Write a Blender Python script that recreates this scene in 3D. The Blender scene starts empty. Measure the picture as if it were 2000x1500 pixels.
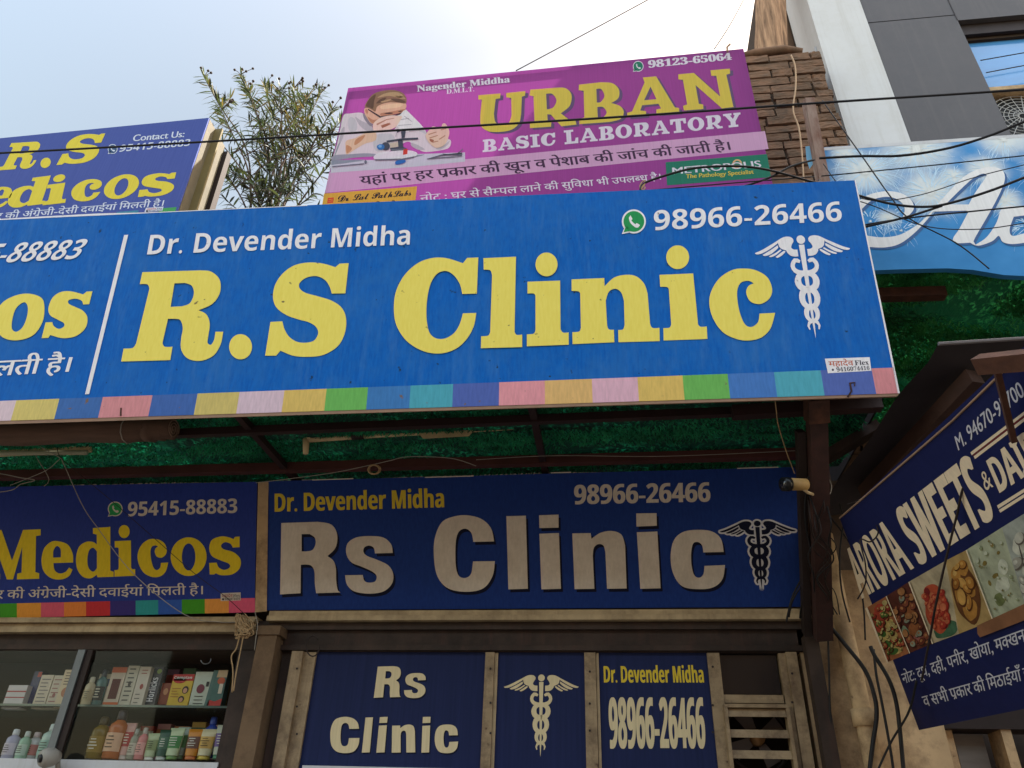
import bpy, bmesh, math, random
from mathutils import Vector, Matrix, noise
from mathutils.geometry import tessellate_polygon
R = math.radians
rng = random.Random(11)
sc = bpy.context.scene
col = sc.collection

# ------------------------------------------------------------------ camera
CAM = Vector((0.0, 0.0, 1.6))
FPX = 1500.0                                    # focal length for a picture 2000 wide
_up = Vector((85, -2390, 1500)).normalized()    # world axes seen from the camera (x right, y down, z forward)
_x = Vector((12500, -495, -1500)); _x = (_x - _up * _x.dot(_up)).normalized()
_y = _up.cross(_x)
cd = bpy.data.cameras.new('camera'); cam = bpy.data.objects.new('camera', cd); col.objects.link(cam)
cd.sensor_fit = 'HORIZONTAL'; cd.sensor_width = 36.0; cd.lens = 36.0 * FPX / 2000.0
cd.clip_start = 0.05; cd.clip_end = 2000
Rw = Matrix((_x, _y, _up))                      # camera -> world
cam.matrix_world = Matrix.Translation(CAM) @ (Rw @ Matrix(((1, 0, 0), (0, -1, 0), (0, 0, -1)))).to_4x4()
sc.camera = cam

# ------------------------------------------------------------------ sky, sun, exposure
OPP_H = 9.0
SUN_AZ, SUN_EL = 57.0, 55.0                     # to the right of straight ahead, above the horizon
w = bpy.data.worlds.new("World"); sc.world = w; w.use_nodes = True
nt = w.node_tree; bg = nt.nodes['Background']
sky = nt.nodes.new('ShaderNodeTexSky'); sky.sky_type = 'NISHITA'; sky.sun_disc = False
sky.sun_elevation = R(SUN_EL); sky.sun_rotation = R(SUN_AZ)
sky.air_density = 2.0; sky.dust_density = 4.0; sky.ozone_density = 1.4
# hazy sky; directional gain added over the street to fill the shaded signs
tcw = nt.nodes.new('ShaderNodeTexCoord'); sxyz = nt.nodes.new('ShaderNodeSeparateXYZ'); mrw = nt.nodes.new('ShaderNodeMapRange'); mulw = nt.nodes.new('ShaderNodeVectorMath'); mulw.operation = 'SCALE'
nt.links.new(tcw.outputs['Generated'], sxyz.inputs[0]); nt.links.new(sxyz.outputs[1], mrw.inputs[0])
mrw.inputs[1].default_value = -.5; mrw.inputs[2].default_value = .55; mrw.inputs[3].default_value = 2.4; mrw.inputs[4].default_value = .80
nt.links.new(sky.outputs[0], mulw.inputs[0]); nt.links.new(mrw.outputs[0], mulw.inputs['Scale'])
tint = nt.nodes.new('ShaderNodeVectorMath'); tint.operation = 'MULTIPLY'; tint.inputs[1].default_value = (1.06, .93, .80)
nt.links.new(mulw.outputs[0], tint.inputs[0]); nt.links.new(tint.outputs[0], bg.inputs[0])
bg.inputs[1].default_value = 0.11
sl = bpy.data.lights.new('sun', 'SUN'); sl.energy = 5.0; sl.angle = R(0.5); sl.color = (1.0, .94, .84)
so = bpy.data.objects.new('sun', sl); col.objects.link(so)
sdir = Vector((math.sin(R(SUN_AZ)) * math.cos(R(SUN_EL)), math.cos(R(SUN_AZ)) * math.cos(R(SUN_EL)), math.sin(R(SUN_EL))))
so.rotation_euler = sdir.to_track_quat('Z', 'Y').to_euler(); so.location = (0, 0, 30)
sc.view_settings.view_transform = 'Standard'; sc.view_settings.look = 'None'
sc.view_settings.exposure = 1.45; sc.view_settings.gamma = 1.0
sc.cycles.use_denoising = True
sc.cycles.max_bounces = 8

# ------------------------------------------------------------------ projection helpers
def ray(px, py): return Rw @ Vector(((px - 1000) / FPX, (py - 750) / FPX, 1.0))
class Plane:
    """a real plane in the scene: o a point on it, u to the reader's right, v up; n faces the reader"""
    def __init__(s, o, u, v): s.o = Vector(o); s.u = Vector(u).normalized(); s.v = Vector(v).normalized(); s.n = s.u.cross(s.v).normalized()
    def at(s, p, off=0.0):
        if 0 < off < .02: off *= .4            # printed layers lie a hair over one another
        d = ray(*p); o = s.o + s.n * off
        return CAM + d * (s.n.dot(o - CAM) / s.n.dot(d))
def tilted(Y, z, tilt): t = R(tilt); return Plane((0, Y, z), (1, 0, 0), (0, -math.sin(t), math.cos(t)))
def at(px, py, Y): return tilted(Y, 2, 0).at((px, py))

def homography(q):
    """unit square (0,0)(1,0)(1,1)(0,1) -> quad"""
    (x0, y0), (x1, y1), (x2, y2), (x3, y3) = q
    dx1, dx2, sx = x1 - x2, x3 - x2, x0 - x1 + x2 - x3
    dy1, dy2, sy = y1 - y2, y3 - y2, y0 - y1 + y2 - y3
    den = dx1 * dy2 - dx2 * dy1
    g = (sx * dy2 - dx2 * sy) / den; h = (dx1 * sy - sx * dy1) / den
    a, b, c_ = x1 - x0 + g * x1, x3 - x0 + h * x3, x0
    d, e, f_ = y1 - y0 + g * y1, y3 - y0 + h * y3, y0
    def m(s, t):
        k = g * s + h * t + 1
        return ((a * s + b * t + c_) / k, (d * s + e * t + f_) / k)
    return m

# ------------------------------------------------------------------ materials
def lin(c):
    return tuple(((x / 255) / 12.92 if x / 255 <= .04045 else ((x / 255 + .055) / 1.055) ** 2.4) for x in c)
MATS = {}
def M(name, rgb, rough=.55, var=.12, scale=(8, 8, 8), bump=0.0, metal=0.0, spec=.3, trans=0.0, rgb2=None, spot=None, spot_scale=30, detail=6, dirt=None, dirt_amt=0.0, streak=None):
    """procedural surface: base colour broken up by noise (rgb2 = second colour), optional specks, dirt blotches, bump and translucency"""
    if name in MATS: return MATS[name]
    m = bpy.data.materials.new(name); m.use_nodes = True; t = m.node_tree; N = t.nodes; L = t.links
    b = N['Principled BSDF']; out = N['Material Output']
    tc = N.new('ShaderNodeTexCoord'); mp = N.new('ShaderNodeMapping'); mp.inputs['Scale'].default_value = scale
    L.new(tc.outputs['Object'], mp.inputs[0])
    nz = N.new('ShaderNodeTexNoise'); nz.inputs['Scale'].default_value = 1.0; nz.inputs['Detail'].default_value = detail; nz.inputs['Roughness'].default_value = .6
    L.new(mp.outputs[0], nz.inputs['Vector'])
    mr = N.new('ShaderNodeMapRange'); mr.inputs[1].default_value = .3; mr.inputs[2].default_value = .7
    L.new(nz.outputs[0], mr.inputs[0])
    c = lin(rgb); c2 = lin(rgb2) if rgb2 else tuple(min(1, x * (1 + var)) for x in c); c1 = c if rgb2 else tuple(x * (1 - var) for x in c)
    mx = N.new('ShaderNodeMixRGB'); mx.inputs[1].default_value = (*c1, 1); mx.inputs[2].default_value = (*c2, 1)
    L.new(mr.outputs[0], mx.inputs[0]); last = mx.outputs[0]
    if dirt:
        n3 = N.new('ShaderNodeTexNoise'); n3.inputs['Scale'].default_value = 2.3; n3.inputs['Detail'].default_value = 8; n3.inputs['Roughness'].default_value = .65
        L.new(tc.outputs['Object'], n3.inputs['Vector'])
        r3 = N.new('ShaderNodeMapRange'); r3.inputs[1].default_value = .5; r3.inputs[2].default_value = .72; r3.inputs[4].default_value = dirt_amt
        n4 = N.new('ShaderNodeTexNoise'); n4.inputs['Scale'].default_value = 11; n4.inputs['Detail'].default_value = 9; n4.inputs['Roughness'].default_value = .75
        L.new(tc.outputs['Object'], n4.inputs['Vector']); av = N.new('ShaderNodeMixRGB'); av.inputs[0].default_value = .5
        L.new(n3.outputs[0], av.inputs[1]); L.new(n4.outputs[0], av.inputs[2]); r3.inputs[1].default_value = .46; r3.inputs[2].default_value = .62
        L.new(av.outputs[0], r3.inputs[0])
        m3 = N.new('ShaderNodeMixRGB'); m3.inputs[2].default_value = (*lin(dirt), 1)
        L.new(r3.outputs[0], m3.inputs[0]); L.new(last, m3.inputs[1]); last = m3.outputs[0]
    if streak:          # faint vertical dust runs
        m5 = N.new('ShaderNodeMapping'); m5.inputs['Scale'].default_value = (16, 16, .55); L.new(tc.outputs['Object'], m5.inputs[0])
        n5 = N.new('ShaderNodeTexNoise'); n5.inputs['Scale'].default_value = 1.0; n5.inputs['Detail'].default_value = 7; n5.inputs['Roughness'].default_value = .7; L.new(m5.outputs[0], n5.inputs['Vector'])
        r5 = N.new('ShaderNodeMapRange'); r5.inputs[1].default_value = .52; r5.inputs[2].default_value = .78; r5.inputs[4].default_value = .6; L.new(n5.outputs[0], r5.inputs[0])
        x5 = N.new('ShaderNodeMixRGB'); x5.inputs[2].default_value = (*lin(streak), 1); L.new(r5.outputs[0], x5.inputs[0]); L.new(last, x5.inputs[1]); last = x5.outputs[0]
    if spot:
        n2 = N.new('ShaderNodeTexNoise'); n2.inputs['Scale'].default_value = spot_scale; n2.inputs['Detail'].default_value = 3
        L.new(tc.outputs['Object'], n2.inputs['Vector'])
        r2 = N.new('ShaderNodeMapRange'); r2.inputs[1].default_value = .70; r2.inputs[2].default_value = .76
        L.new(n2.outputs[0], r2.inputs[0])
        m2 = N.new('ShaderNodeMixRGB'); m2.inputs[2].default_value = (*lin(spot), 1)
        L.new(r2.outputs[0], m2.inputs[0]); L.new(last, m2.inputs[1]); last = m2.outputs[0]
    L.new(last, b.inputs['Base Color'])
    b.inputs['Roughness'].default_value = rough; b.inputs['Metallic'].default_value = metal; b.inputs['Specular IOR Level'].default_value = spec
    if bump:
        bp = N.new('ShaderNodeBump'); bp.inputs['Strength'].default_value = bump; bp.inputs['Distance'].default_value = .01
        L.new(nz.outputs[0], bp.inputs['Height']); L.new(bp.outputs[0], b.inputs['Normal'])
    if trans:
        tr = N.new('ShaderNodeBsdfTranslucent'); L.new(last, tr.inputs[0])
        ms = N.new('ShaderNodeMixShader'); ms.inputs[0].default_value = trans
        L.new(b.outputs[0], ms.inputs[1]); L.new(tr.outputs[0], ms.inputs[2]); L.new(ms.outputs[0], out.inputs[0])
    MATS[name] = m
    return m
FLEX = dict(rough=.6, var=.07, scale=(95, 95, 2.2), spec=.1, detail=4)
def flex(name, rgb, **k): d = dict(FLEX); d.update(k); return M(name, rgb, **d)

# ------------------------------------------------------------------ object helpers
class MB:
    def __init__(s): s.v = []; s.f = []
    def quad(s, a, b, c, d): n = len(s.v); s.v += [Vector(x) for x in (a, b, c, d)]; s.f.append((n, n + 1, n + 2, n + 3)); return s
    def poly(s, pts): n = len(s.v); s.v += [Vector(p) for p in pts]; s.f.append(tuple(range(n, n + len(pts)))); return s
    def box8(s, p):       # p: 4 front corners then 4 back corners
        n = len(s.v); s.v += [Vector(x) for x in p]
        for q in ((0, 1, 2, 3), (7, 6, 5, 4), (0, 4, 5, 1), (1, 5, 6, 2), (2, 6, 7, 3), (3, 7, 4, 0)): s.f.append(tuple(n + i for i in q))
        return s
    def box(s, x0, x1, y0, y1, z0, z1):
        return s.box8([(x0, y0, z0), (x1, y0, z0), (x1, y0, z1), (x0, y0, z1), (x0, y1, z0), (x1, y1, z0), (x1, y1, z1), (x0, y1, z1)])
    def bar(s, a, b, w, h, up=(0, 0, 1)):   # square bar from a to b
        a, b = Vector(a), Vector(b); d = (b - a).normalized(); sd = d.cross(Vector(up)); sd = sd.normalized() if sd.length > 1e-4 else Vector((1, 0, 0)); t = sd.cross(d).normalized()
        sd = sd * w / 2; t = t * h / 2
        return s.box8([a - sd - t, a + sd - t, a + sd + t, a - sd + t, b - sd - t, b + sd - t, b + sd + t, b - sd + t])
    def tube(s, pts, r, n=8, cap=True):
        pts = [Vector(p) for p in pts]; base = len(s.v); m = len(pts)
        prev = None
        for i, p in enumerate(pts):
            d = (pts[min(i + 1, m - 1)] - pts[max(i - 1, 0)]).normalized()
            if prev is None: prev = d.orthogonal().normalized()
            sd = (prev - d * prev.dot(d)).normalized(); prev = sd; t = d.cross(sd)
            rr = r[i] if isinstance(r, (list, tuple)) else r
            for k in range(n): a = 2 * math.pi * k / n; s.v.append(p + (sd * math.cos(a) + t * math.sin(a)) * rr)
        for i in range(m - 1):
            for k in range(n): s.f.append((base + i * n + k, base + i * n + (k + 1) % n, base + (i + 1) * n + (k + 1) % n, base + (i + 1) * n + k))
        if cap: s.f.append(tuple(base + k for k in reversed(range(n)))); s.f.append(tuple(base + (m - 1) * n + k for k in range(n)))
        return s
    def add(s, vs, fs): n = len(s.v); s.v += [Vector(v) for v in vs]; s.f += [tuple(n + i for i in f) for f in fs]; return s
    def disc(s, c, r, nrm, k=24):
        c = Vector(c); nrm = Vector(nrm).normalized(); a = nrm.orthogonal().normalized(); b = nrm.cross(a)
        return s.poly([c + a * r * math.cos(2 * math.pi * i / k) + b * r * math.sin(2 * math.pi * i / k) for i in range(k)])

def origin_of(o):
    p = Vector((0, 0, 0)); q = o
    while q: p += q.location; q = q.parent
    return p
def obj(name, mb, m, parent=None, smooth=False, loc=None):
    """link one mesh object; mesh points are given in world space"""
    me = bpy.data.meshes.new(name)
    base = origin_of(parent) if parent else Vector((0, 0, 0))
    own = (Vector(loc) if loc is not None else (Vector((0, 0, 0)) if parent else sum(mb.v, Vector()) / len(mb.v)))
    sh = base + own
    me.from_pydata([v - sh for v in mb.v], [], mb.f); me.update()
    if smooth: me.polygons.foreach_set('use_smooth', [True] * len(me.polygons))
    me.materials.append(m)
    o = bpy.data.objects.new(name, me); col.objects.link(o); o.location = own
    if parent: o.parent = parent
    return o
def tag(o, label, cat, group=None, kind=None):
    o['label'] = label; o['category'] = cat
    if group: o['group'] = group
    if kind: o['kind'] = kind
    return o
def thing(name, label, cat, loc, group=None):
    o = bpy.data.objects.new(name, None); col.objects.link(o); o.location = loc; o.empty_display_size = .1
    return tag(o, label, cat, group)
def structure(o): o['kind'] = 'structure'; return o

# ------------------------------------------------------------------ outlines and lettering
def spline(pts, seg=6):
    """closed outline; (x, y) is a corner, (x, y, 1) a smooth point: Catmull-Rom between corners"""
    n = len(pts); P = [Vector(p[:2]) for p in pts]; sm = [len(p) > 2 for p in pts]; out = []
    for i in range(n):
        j = (i + 1) % n; out.append(P[i])
        if sm[i] or sm[j]:
            a = P[i - 1] if sm[i] else P[i] * 2 - P[j] if not sm[j] else P[i]
            b = P[(j + 1) % n] if sm[j] else P[j]
            for k in range(1, seg):
                t = k / seg; p0, p1, p2, p3 = a, P[i], P[j], b
                out.append(.5 * ((2 * p1) + (p2 - p0) * t + (2 * p0 - 5 * p1 + 4 * p2 - p3) * t * t + (3 * p1 - p0 - 3 * p2 + p3) * t ** 3))
    return out
def ell(cx, cy, rx, ry, n=10): return [(cx + rx * math.cos(2 * math.pi * i / n), cy + ry * math.sin(2 * math.pi * i / n), 1) for i in range(n)]
def fill(contours):
    """2-D outlines (holes by even-odd) -> verts, triangles"""
    loops = [[Vector((p[0], p[1], 0)) for p in c] for c in contours]
    tris = tessellate_polygon(loops); flat = [v for l in loops for v in l]
    return [(v.x, v.y) for v in flat], [tuple(t) for t in tris]
def crop(ox, oy, s, contours): return [[(ox + p[0] / s, oy + p[1] / s) + tuple(p[2:]) for p in c] for c in contours]
def outline(contours, seg=6):
    vs, fs = [], []
    for group in contours:           # each group: one solid with its holes
        v, f = fill([spline(c, seg) for c in group]); n = len(vs); vs += v; fs += [tuple(n + i for i in t) for t in f]
    return vs, fs

_cache = {}
def raw_text(s):
    if s in _cache: return _cache[s]
    cu = bpy.data.curves.new('t', 'FONT'); cu.body = s; cu.size = 1; cu.resolution_u = 4
    o = bpy.data.objects.new('t', cu); me = o.to_mesh()
    r = ([(v.co.x, v.co.y) for v in me.vertices], [tuple(p.vertices) for p in me.polygons])
    o.to_mesh_clear(); bpy.data.objects.remove(o); bpy.data.curves.remove(cu)
    _cache[s] = r
    return r
def advance(s): return max(p[0] for p in raw_text(s + '|')[0]) - max(p[0] for p in raw_text('|')[0])
def style(s, kind):
    up, lo, dg = {'serif': (0x1D400, 0x1D41A, 0x1D7CE), 'sans': (0x1D5D4, 0x1D5EE, 0x1D7EC), 'script': (0x1D4D0, 0x1D4EA, 0), 'plain': (0, 0, 0)}[kind]
    r = ''
    for c in s:
        if up and 'A' <= c <= 'Z': r += chr(up + ord(c) - 65)
        elif lo and 'a' <= c <= 'z': r += chr(lo + ord(c) - 97)
        elif dg and c.isdigit(): r += chr(dg + int(c))
        else: r += c
    return r
HEAD = None
def hindi(s):
    """Devanagari drawn in visual order; ^ after a letter = joined r-stroke under it, ~ after a letter = half form"""
    vs, fs, x = [], [], 0.0; run = ''
    def flush(cut=False):
        nonlocal x, run
        if not run: return
        if run.strip() == '': x += .26 * len(run); run = ''; return
        v, f = raw_text(run); adv = advance(run)
        n = len(vs)
        if cut:
            bm = bmesh.new(); bv = [bm.verts.new((a, b, 0)) for a, b in v]
            for t in f:
                try: bm.faces.new([bv[i] for i in t])
                except ValueError: pass
            lim = adv * .70
            bmesh.ops.bisect_plane(bm, geom=bm.verts[:] + bm.edges[:] + bm.faces[:], plane_co=(lim, 0, 0), plane_no=(1, 0, 0), clear_outer=True)
            bm.verts.index_update(); v = [(p.co.x, p.co.y) for p in bm.verts]; f = [tuple(p.index for p in q.verts) for q in bm.faces]; bm.free(); adv = lim
        vs.extend((a + x, b) for a, b in v); fs.extend(tuple(n + i for i in t) for t in f)
        x += adv; run = ''
    for i, c in enumerate(s):
        if c == '^':
            flush(); n = len(vs); xr = x - .10
            vs.extend([(xr, .17), (xr, .25), (xr - .25, .03), (xr - .20, -.03)]); fs.append((n, n + 1, n + 2, n + 3))
        elif c == '~':
            flush(True)
        elif c == ' ': flush(); x += .24
        elif i + 1 < len(s) and s[i + 1] in '~^': flush(); run = c
        else: run += c
    flush()
    return vs, fs
def text_shape(s, kind):
    return hindi(s) if kind == 'hindi' else raw_text(style(s, kind))
def q4(bl, br, tr, tl): return [bl, br, tr, tl]
def qs(x0, y0, x1, y1, h0, h1, l0=0.0, l1=0.0): return [(x0, y0), (x1, y1), (x1 + l1, y1 - h1), (x0 + l0, y0 - h0)]
def lay(mb, plane, shape, quad, off, H=None, bold=0, by_box=False, flip=False):
    """put a flat shape on a real plane. quad: the four corners of its box (baseline left, baseline right, top right, top left)"""
    vs, fs = shape; xs = [p[0] for p in vs]; x0, x1 = min(xs), max(xs)
    ys = [p[1] for p in vs]; y0 = min(ys) if by_box else 0.0; y1 = max(ys) if H is None else H
    h = homography(quad)
    for k in range(bold + 1 if bold else 1):
        dx = (k - bold / 2) * .022 if bold else 0.0
        pts = []
        for x, y in vs:
            t = (y - y0) / (y1 - y0)
            if flip: t = 1 - t
            pts.append(plane.at(h((x + dx - x0) / (x1 - x0), t), off + k * .00025))
        mb.add(pts, fs)
    return mb
def lettering(parent, plane, s, kind, quad, m, off=.003, name='lettering', H=None, bold=0):
    mb = MB()
    if H is None: H = {'hindi': .60}.get(kind)
    if kind == 'hindi': H = HINDI_H
    elif H is None: H = CAPS[kind]
    lay(mb, plane, text_shape(s, kind), quad, off, H, bold)
    return obj(name, mb, m, parent)
HINDI_H = max(p[1] for p in raw_text('व')[0])
CAPS = {k: max(p[1] for p in raw_text(style('H', k) if k != 'script' else style('D', k))[0]) for k in ('serif', 'sans', 'plain', 'script')}
def px_shape(plane, contours, off, mb=None, seg=6):
    """outlines traced on the sign's face, put on the sign's real plane"""
    mb = mb or MB(); vs, fs = outline(contours, seg)
    return mb.add([plane.at(p, off) for p in vs], fs)
def glyph_box(contours):
    vs, fs = outline(contours); return ([(x, -y) for x, y in vs], fs)

# glyphs traced once: slab letters (G) and heavy grotesque letters (K)
A_, B_, C_ = (0, 400, 3.5714), (480, 430, 3.5714), (940, 380, 3.5714)
S_ = 1
G = {
 'R': crop(*A_, [[(993,470),(1400,457),(1470,465,1),(1525,510,1),(1540,570,1),(1525,635,1),(1475,695,1),(1385,735),(1440,765,1),(1463,830,1),(1452,920,1),(1448,962,1),(1470,976,1),(1492,945,1),(1503,885),(1557,885),(1540,970,1),(1490,1050,1),(1400,1088,1),(1310,1072,1),(1264,1010,1),(1264,930,1),(1275,860,1),(1258,805,1),(1225,795),(1172,795),(1133,965),(1150,990,1),(1203,990),(1188,1083),(845,1093),(862,1003),(925,998,1),(950,965),(1042,585),(1028,555,1),(975,553)],
               [(1217,548),(1290,545),(1338,565,1),(1352,620,1),(1325,685,1),(1270,708),(1190,712)]]),
 '.': crop(*A_, [ell(1678,990,80,88)]),
 'S': crop(*B_, [[(718,300),(695,510),(600,512),(583,460,1),(550,415,1),(490,390,1),(420,402,1),(375,440,1),(378,478,1),(420,508,1),(500,530,1),(600,562,1),(670,612,1),(700,690,1),(690,790,1),(640,880,1),(540,940,1),(430,953,1),(330,945,1),(242,910),(212,945),(135,945),(172,710),(255,705),(270,760,1),(300,810,1),(350,845,1),(410,855,1),(475,840,1),(505,790,1),(490,745,1),(440,712,1),(360,690,1),(280,660,1),(215,610,1),(190,540,1),(205,450,1),(260,370,1),(340,315,1),(440,295,1),(540,303,1),(625,328),(655,303)]]),
 'C': crop(*B_, [[(1622,260),(1612,512),(1510,515),(1495,450,1),(1455,388,1),(1400,355,1),(1340,370,1),(1295,430,1),(1270,520,1),(1260,630,1),(1265,720,1),(1285,790,1),(1330,825,1),(1390,825,1),(1450,790,1),(1490,730,1),(1515,650),(1608,647),(1590,740,1),(1540,830,1),(1460,900,1),(1350,930,1),(1230,910,1),(1120,840,1),(1050,730,1),(1033,610,1),(1050,490,1),(1110,380,1),(1200,300,1),(1300,264,1),(1400,265,1),(1515,300),(1545,263)]]),
 'l': crop(*B_, [[(1658,265),(1885,255),(1875,780),(1890,800,1),(1928,798),(1928,885),(1640,893),(1642,810),(1690,805,1),(1705,780),(1718,385),(1705,350,1),(1660,345)]]),
 'i': crop(*C_, [[(322,608),(550,600),(553,940),(570,962,1),(610,962),(610,1047),(318,1058),(318,975),(365,970,1),(378,945),(378,705),(365,690,1),(322,690)]]),
 'idot': crop(*C_, [ell(455,487,77,83)]),
 'n': crop(*C_, [[(630,592),(858,582),(860,640),(925,580,1),(1005,560,1),(1080,570,1),(1135,620,1),(1160,690),(1178,905),(1195,930,1),(1243,930),(1245,1022),(957,1030),(955,945),(988,940,1),(1000,910),(995,740),(975,682,1),(935,657,1),(890,678,1),(868,740),(878,915),(890,940,1),(925,943),(928,1030),(637,1043),(635,960),(682,955,1),(695,930),(690,690),(678,675,1),(630,672)]]),
 'i2': crop(*C_, [[(1243,560),(1478,550),(1512,905),(1530,922,1),(1573,920),(1577,1007),(1272,1018),(1270,932),(1312,928,1),(1325,905),(1308,660),(1295,645,1),(1248,643)]]),
 'i2dot': crop(*C_, [ell(1370,437,80,83)]),
 'c': [[(1514,611),(1483.4,612.5),(1480.5,629,1),(1467.5,638.6,1),(1454,632,1),(1443.5,605,1),(1439.6,572,1),(1446,553,1),(1461.5,548.5,1),(1472,553.4),(1461.5,559,1),(1457.5,572,1),(1466,589,1),(1485.5,593.6,1),(1503,582.5,1),(1508,564.5,1),(1499,542,1),(1478,528.5,1),(1454,524.4,1),(1430,527.5,1),(1404.8,543.8,1),(1388.5,570.4,1),(1385.6,596,1),(1393.6,623.6,1),(1412,648.8,1),(1438,661.8,1),(1462,665,1),(1487,659,1),(1505,641,1)]],
}
E_ = (0, 750, 3.3333)
G['e'] = crop(*E_, [[(370,1022,1),(440,1045,1),(473,1105,1),(476,1162),(348,1166),(355,1210,1),(385,1233,1),(425,1224,1),(450,1195),(472,1208),(450,1250,1),(400,1272,1),(335,1265,1),(285,1220,1),(270,1150,1),(285,1075,1),(325,1032,1)], [(346,1130),(396,1128),(394,1075,1),(370,1055,1),(348,1085,1)]])
G['d'] = crop(*E_, [[(605,938),(718,930),(718,1215),(740,1222),(740,1255),(634,1258),(630,1242),(590,1265,1),(540,1255,1),(503,1205,1),(495,1130,1),(515,1060,1),(560,1028,1),(605,1028,1),(630,1045),(630,980),(605,975)], [(606,1066,1),(631,1090),(631,1200),(605,1222,1),(576,1195,1),(569,1140,1),(580,1085,1)]])
G['M'] = crop(*E_, [[(150,950),(265,945),(265,985),(235,990),(230,1225),(255,1232),(255,1268),(110,1272),(112,1235),(140,1228),(145,1060),(85,1272),(45,1272),(-32,1050),(-30,1230),(0,1235),(0,1272),(-100,1272),(-100,1235),(-75,1230),(-75,990),(-100,985),(-100,952),(10,950),(78,1150)]])
G['o'] = crop(*E_, [ell(1228,1124,117,126,14), ell(1228,1126,44,88,12)])
G['s'] = crop(*E_, [[(1560,993),(1560,1062),(1515,1065),(1500,1040,1),(1465,1030,1),(1440,1050,1),(1455,1075,1),(1520,1095,1),(1565,1140,1),(1560,1200,1),(1510,1240,1),(1440,1245,1),(1405,1232),(1395,1240),(1365,1240),(1362,1165),(1410,1163),(1425,1195,1),(1460,1210,1),(1495,1195,1),(1490,1170,1),(1440,1150,1),(1380,1120,1),(1362,1070,1),(1380,1015,1),(1440,992,1),(1490,998,1),(1520,1010),(1530,995)]])
# capitals of the laboratory sign
U3, U2 = (1000, 50, 3.5714), (600, 50, 3.948)
G['UR'] = crop(*U3, [[(128,447),(300,434),(375,437,1),(415,485,1),(402,560,1),(340,612),(398,655),(440,650),(450,690),(345,703),(270,620),(246,618),(249,662),(275,672),(272,705),(125,715),(125,678),(157,668),(150,492),(122,487)], [(238,476),(280,476,1),(310,520,1),(288,570,1),(243,585)]])
G['UB'] = crop(*U3, [[(468,412),(620,395),(700,402,1),(745,445,1),(742,505,1),(692,540),(755,562,1),(780,605,1),(755,652,1),(680,672),(470,687),(470,650),(505,640),(500,455),(465,450)], [(588,442),(622,443,1),(645,490,1),(620,532,1),(592,537)], [(595,568),(635,568,1),(660,605,1),(635,640,1),(598,646)]])
G['UA'] = crop(*U3, [[(912,362),(1005,354),(1135,570),(1165,575),(1167,607),(1008,618),(1007,585),(1040,578),(1022,545),(908,556),(895,592),(935,597),(937,630),(805,641),(803,608),(838,598),(925,396)], [(966,425),(1008,513),(922,521)]])
G['UN'] = crop(*U3, [[(1160,340),(1268,330),(1452,495),(1425,350),(1390,350),(1385,312),(1520,300),(1522,335),(1495,342),(1545,568),(1465,578),(1280,415),(1303,545),(1333,550),(1335,582),(1200,592),(1193,560),(1222,550),(1192,378),(1160,375)]])
G['UU'] = crop(*U2, [[(1320,537),(1490,523),(1488,560),(1453,566),(1440,680),(1452,745,1),(1505,768,1),(1555,748,1),(1576,690),(1573,558),(1535,553),(1535,520),(1682,505),(1680,540),(1655,548),(1650,680),(1632,755,1),(1570,805,1),(1480,820,1),(1400,815,1),(1345,780,1),(1334,710,1),(1347,571),(1320,570)]])
# plain slab capitals drawn in a unit box (y down)
def _i(x): return [(x,0),(x+.62,0),(x+.62,.15),(x+.46,.15),(x+.46,.85),(x+.62,.85),(x+.62,1),(x,1),(x,.85),(x+.16,.85),(x+.16,.15),(x,.15)]
SL = {'I': [_i(0)],
 'L': [[(0,0),(.6,0),(.6,.15),(.44,.15),(.44,.84),(.66,.84),(.72,.6),(.88,.6),(.86,1),(0,1),(0,.85),(.14,.85),(.14,.15),(0,.15)]],
 'T': [[(0,0),(1,0),(1,.38),(.86,.38),(.8,.17),(.66,.17),(.66,.85),(.82,.85),(.82,1),(.18,1),(.18,.85),(.34,.85),(.34,.17),(.2,.17),(.14,.38),(0,.38)]],
 'O': [ell(.5,.5,.52,.53,14), ell(.5,.5,.2,.37,12)],
 'Y': [[(-.05,0),(.48,0),(.48,.14),(.38,.15),(.54,.42),(.68,.15),(.6,.14),(.6,0),(1.05,0),(1.05,.14),(.95,.16),(.68,.6),(.68,.85),(.83,.85),(.83,1),(.22,1),(.22,.85),(.37,.85),(.37,.6),(.07,.16),(-.05,.14)]]}
SLW = {'I': .62, 'L': .88, 'T': 1.0, 'O': 1.04, 'Y': 1.1, 'B': .98, 'A': 1.12, 'R': 1.05, 'S': .88, 'C': .96, ' ': .45}
F_, H_ = (500, 750, 3.3333), (1000, 750, 3.125)
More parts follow.
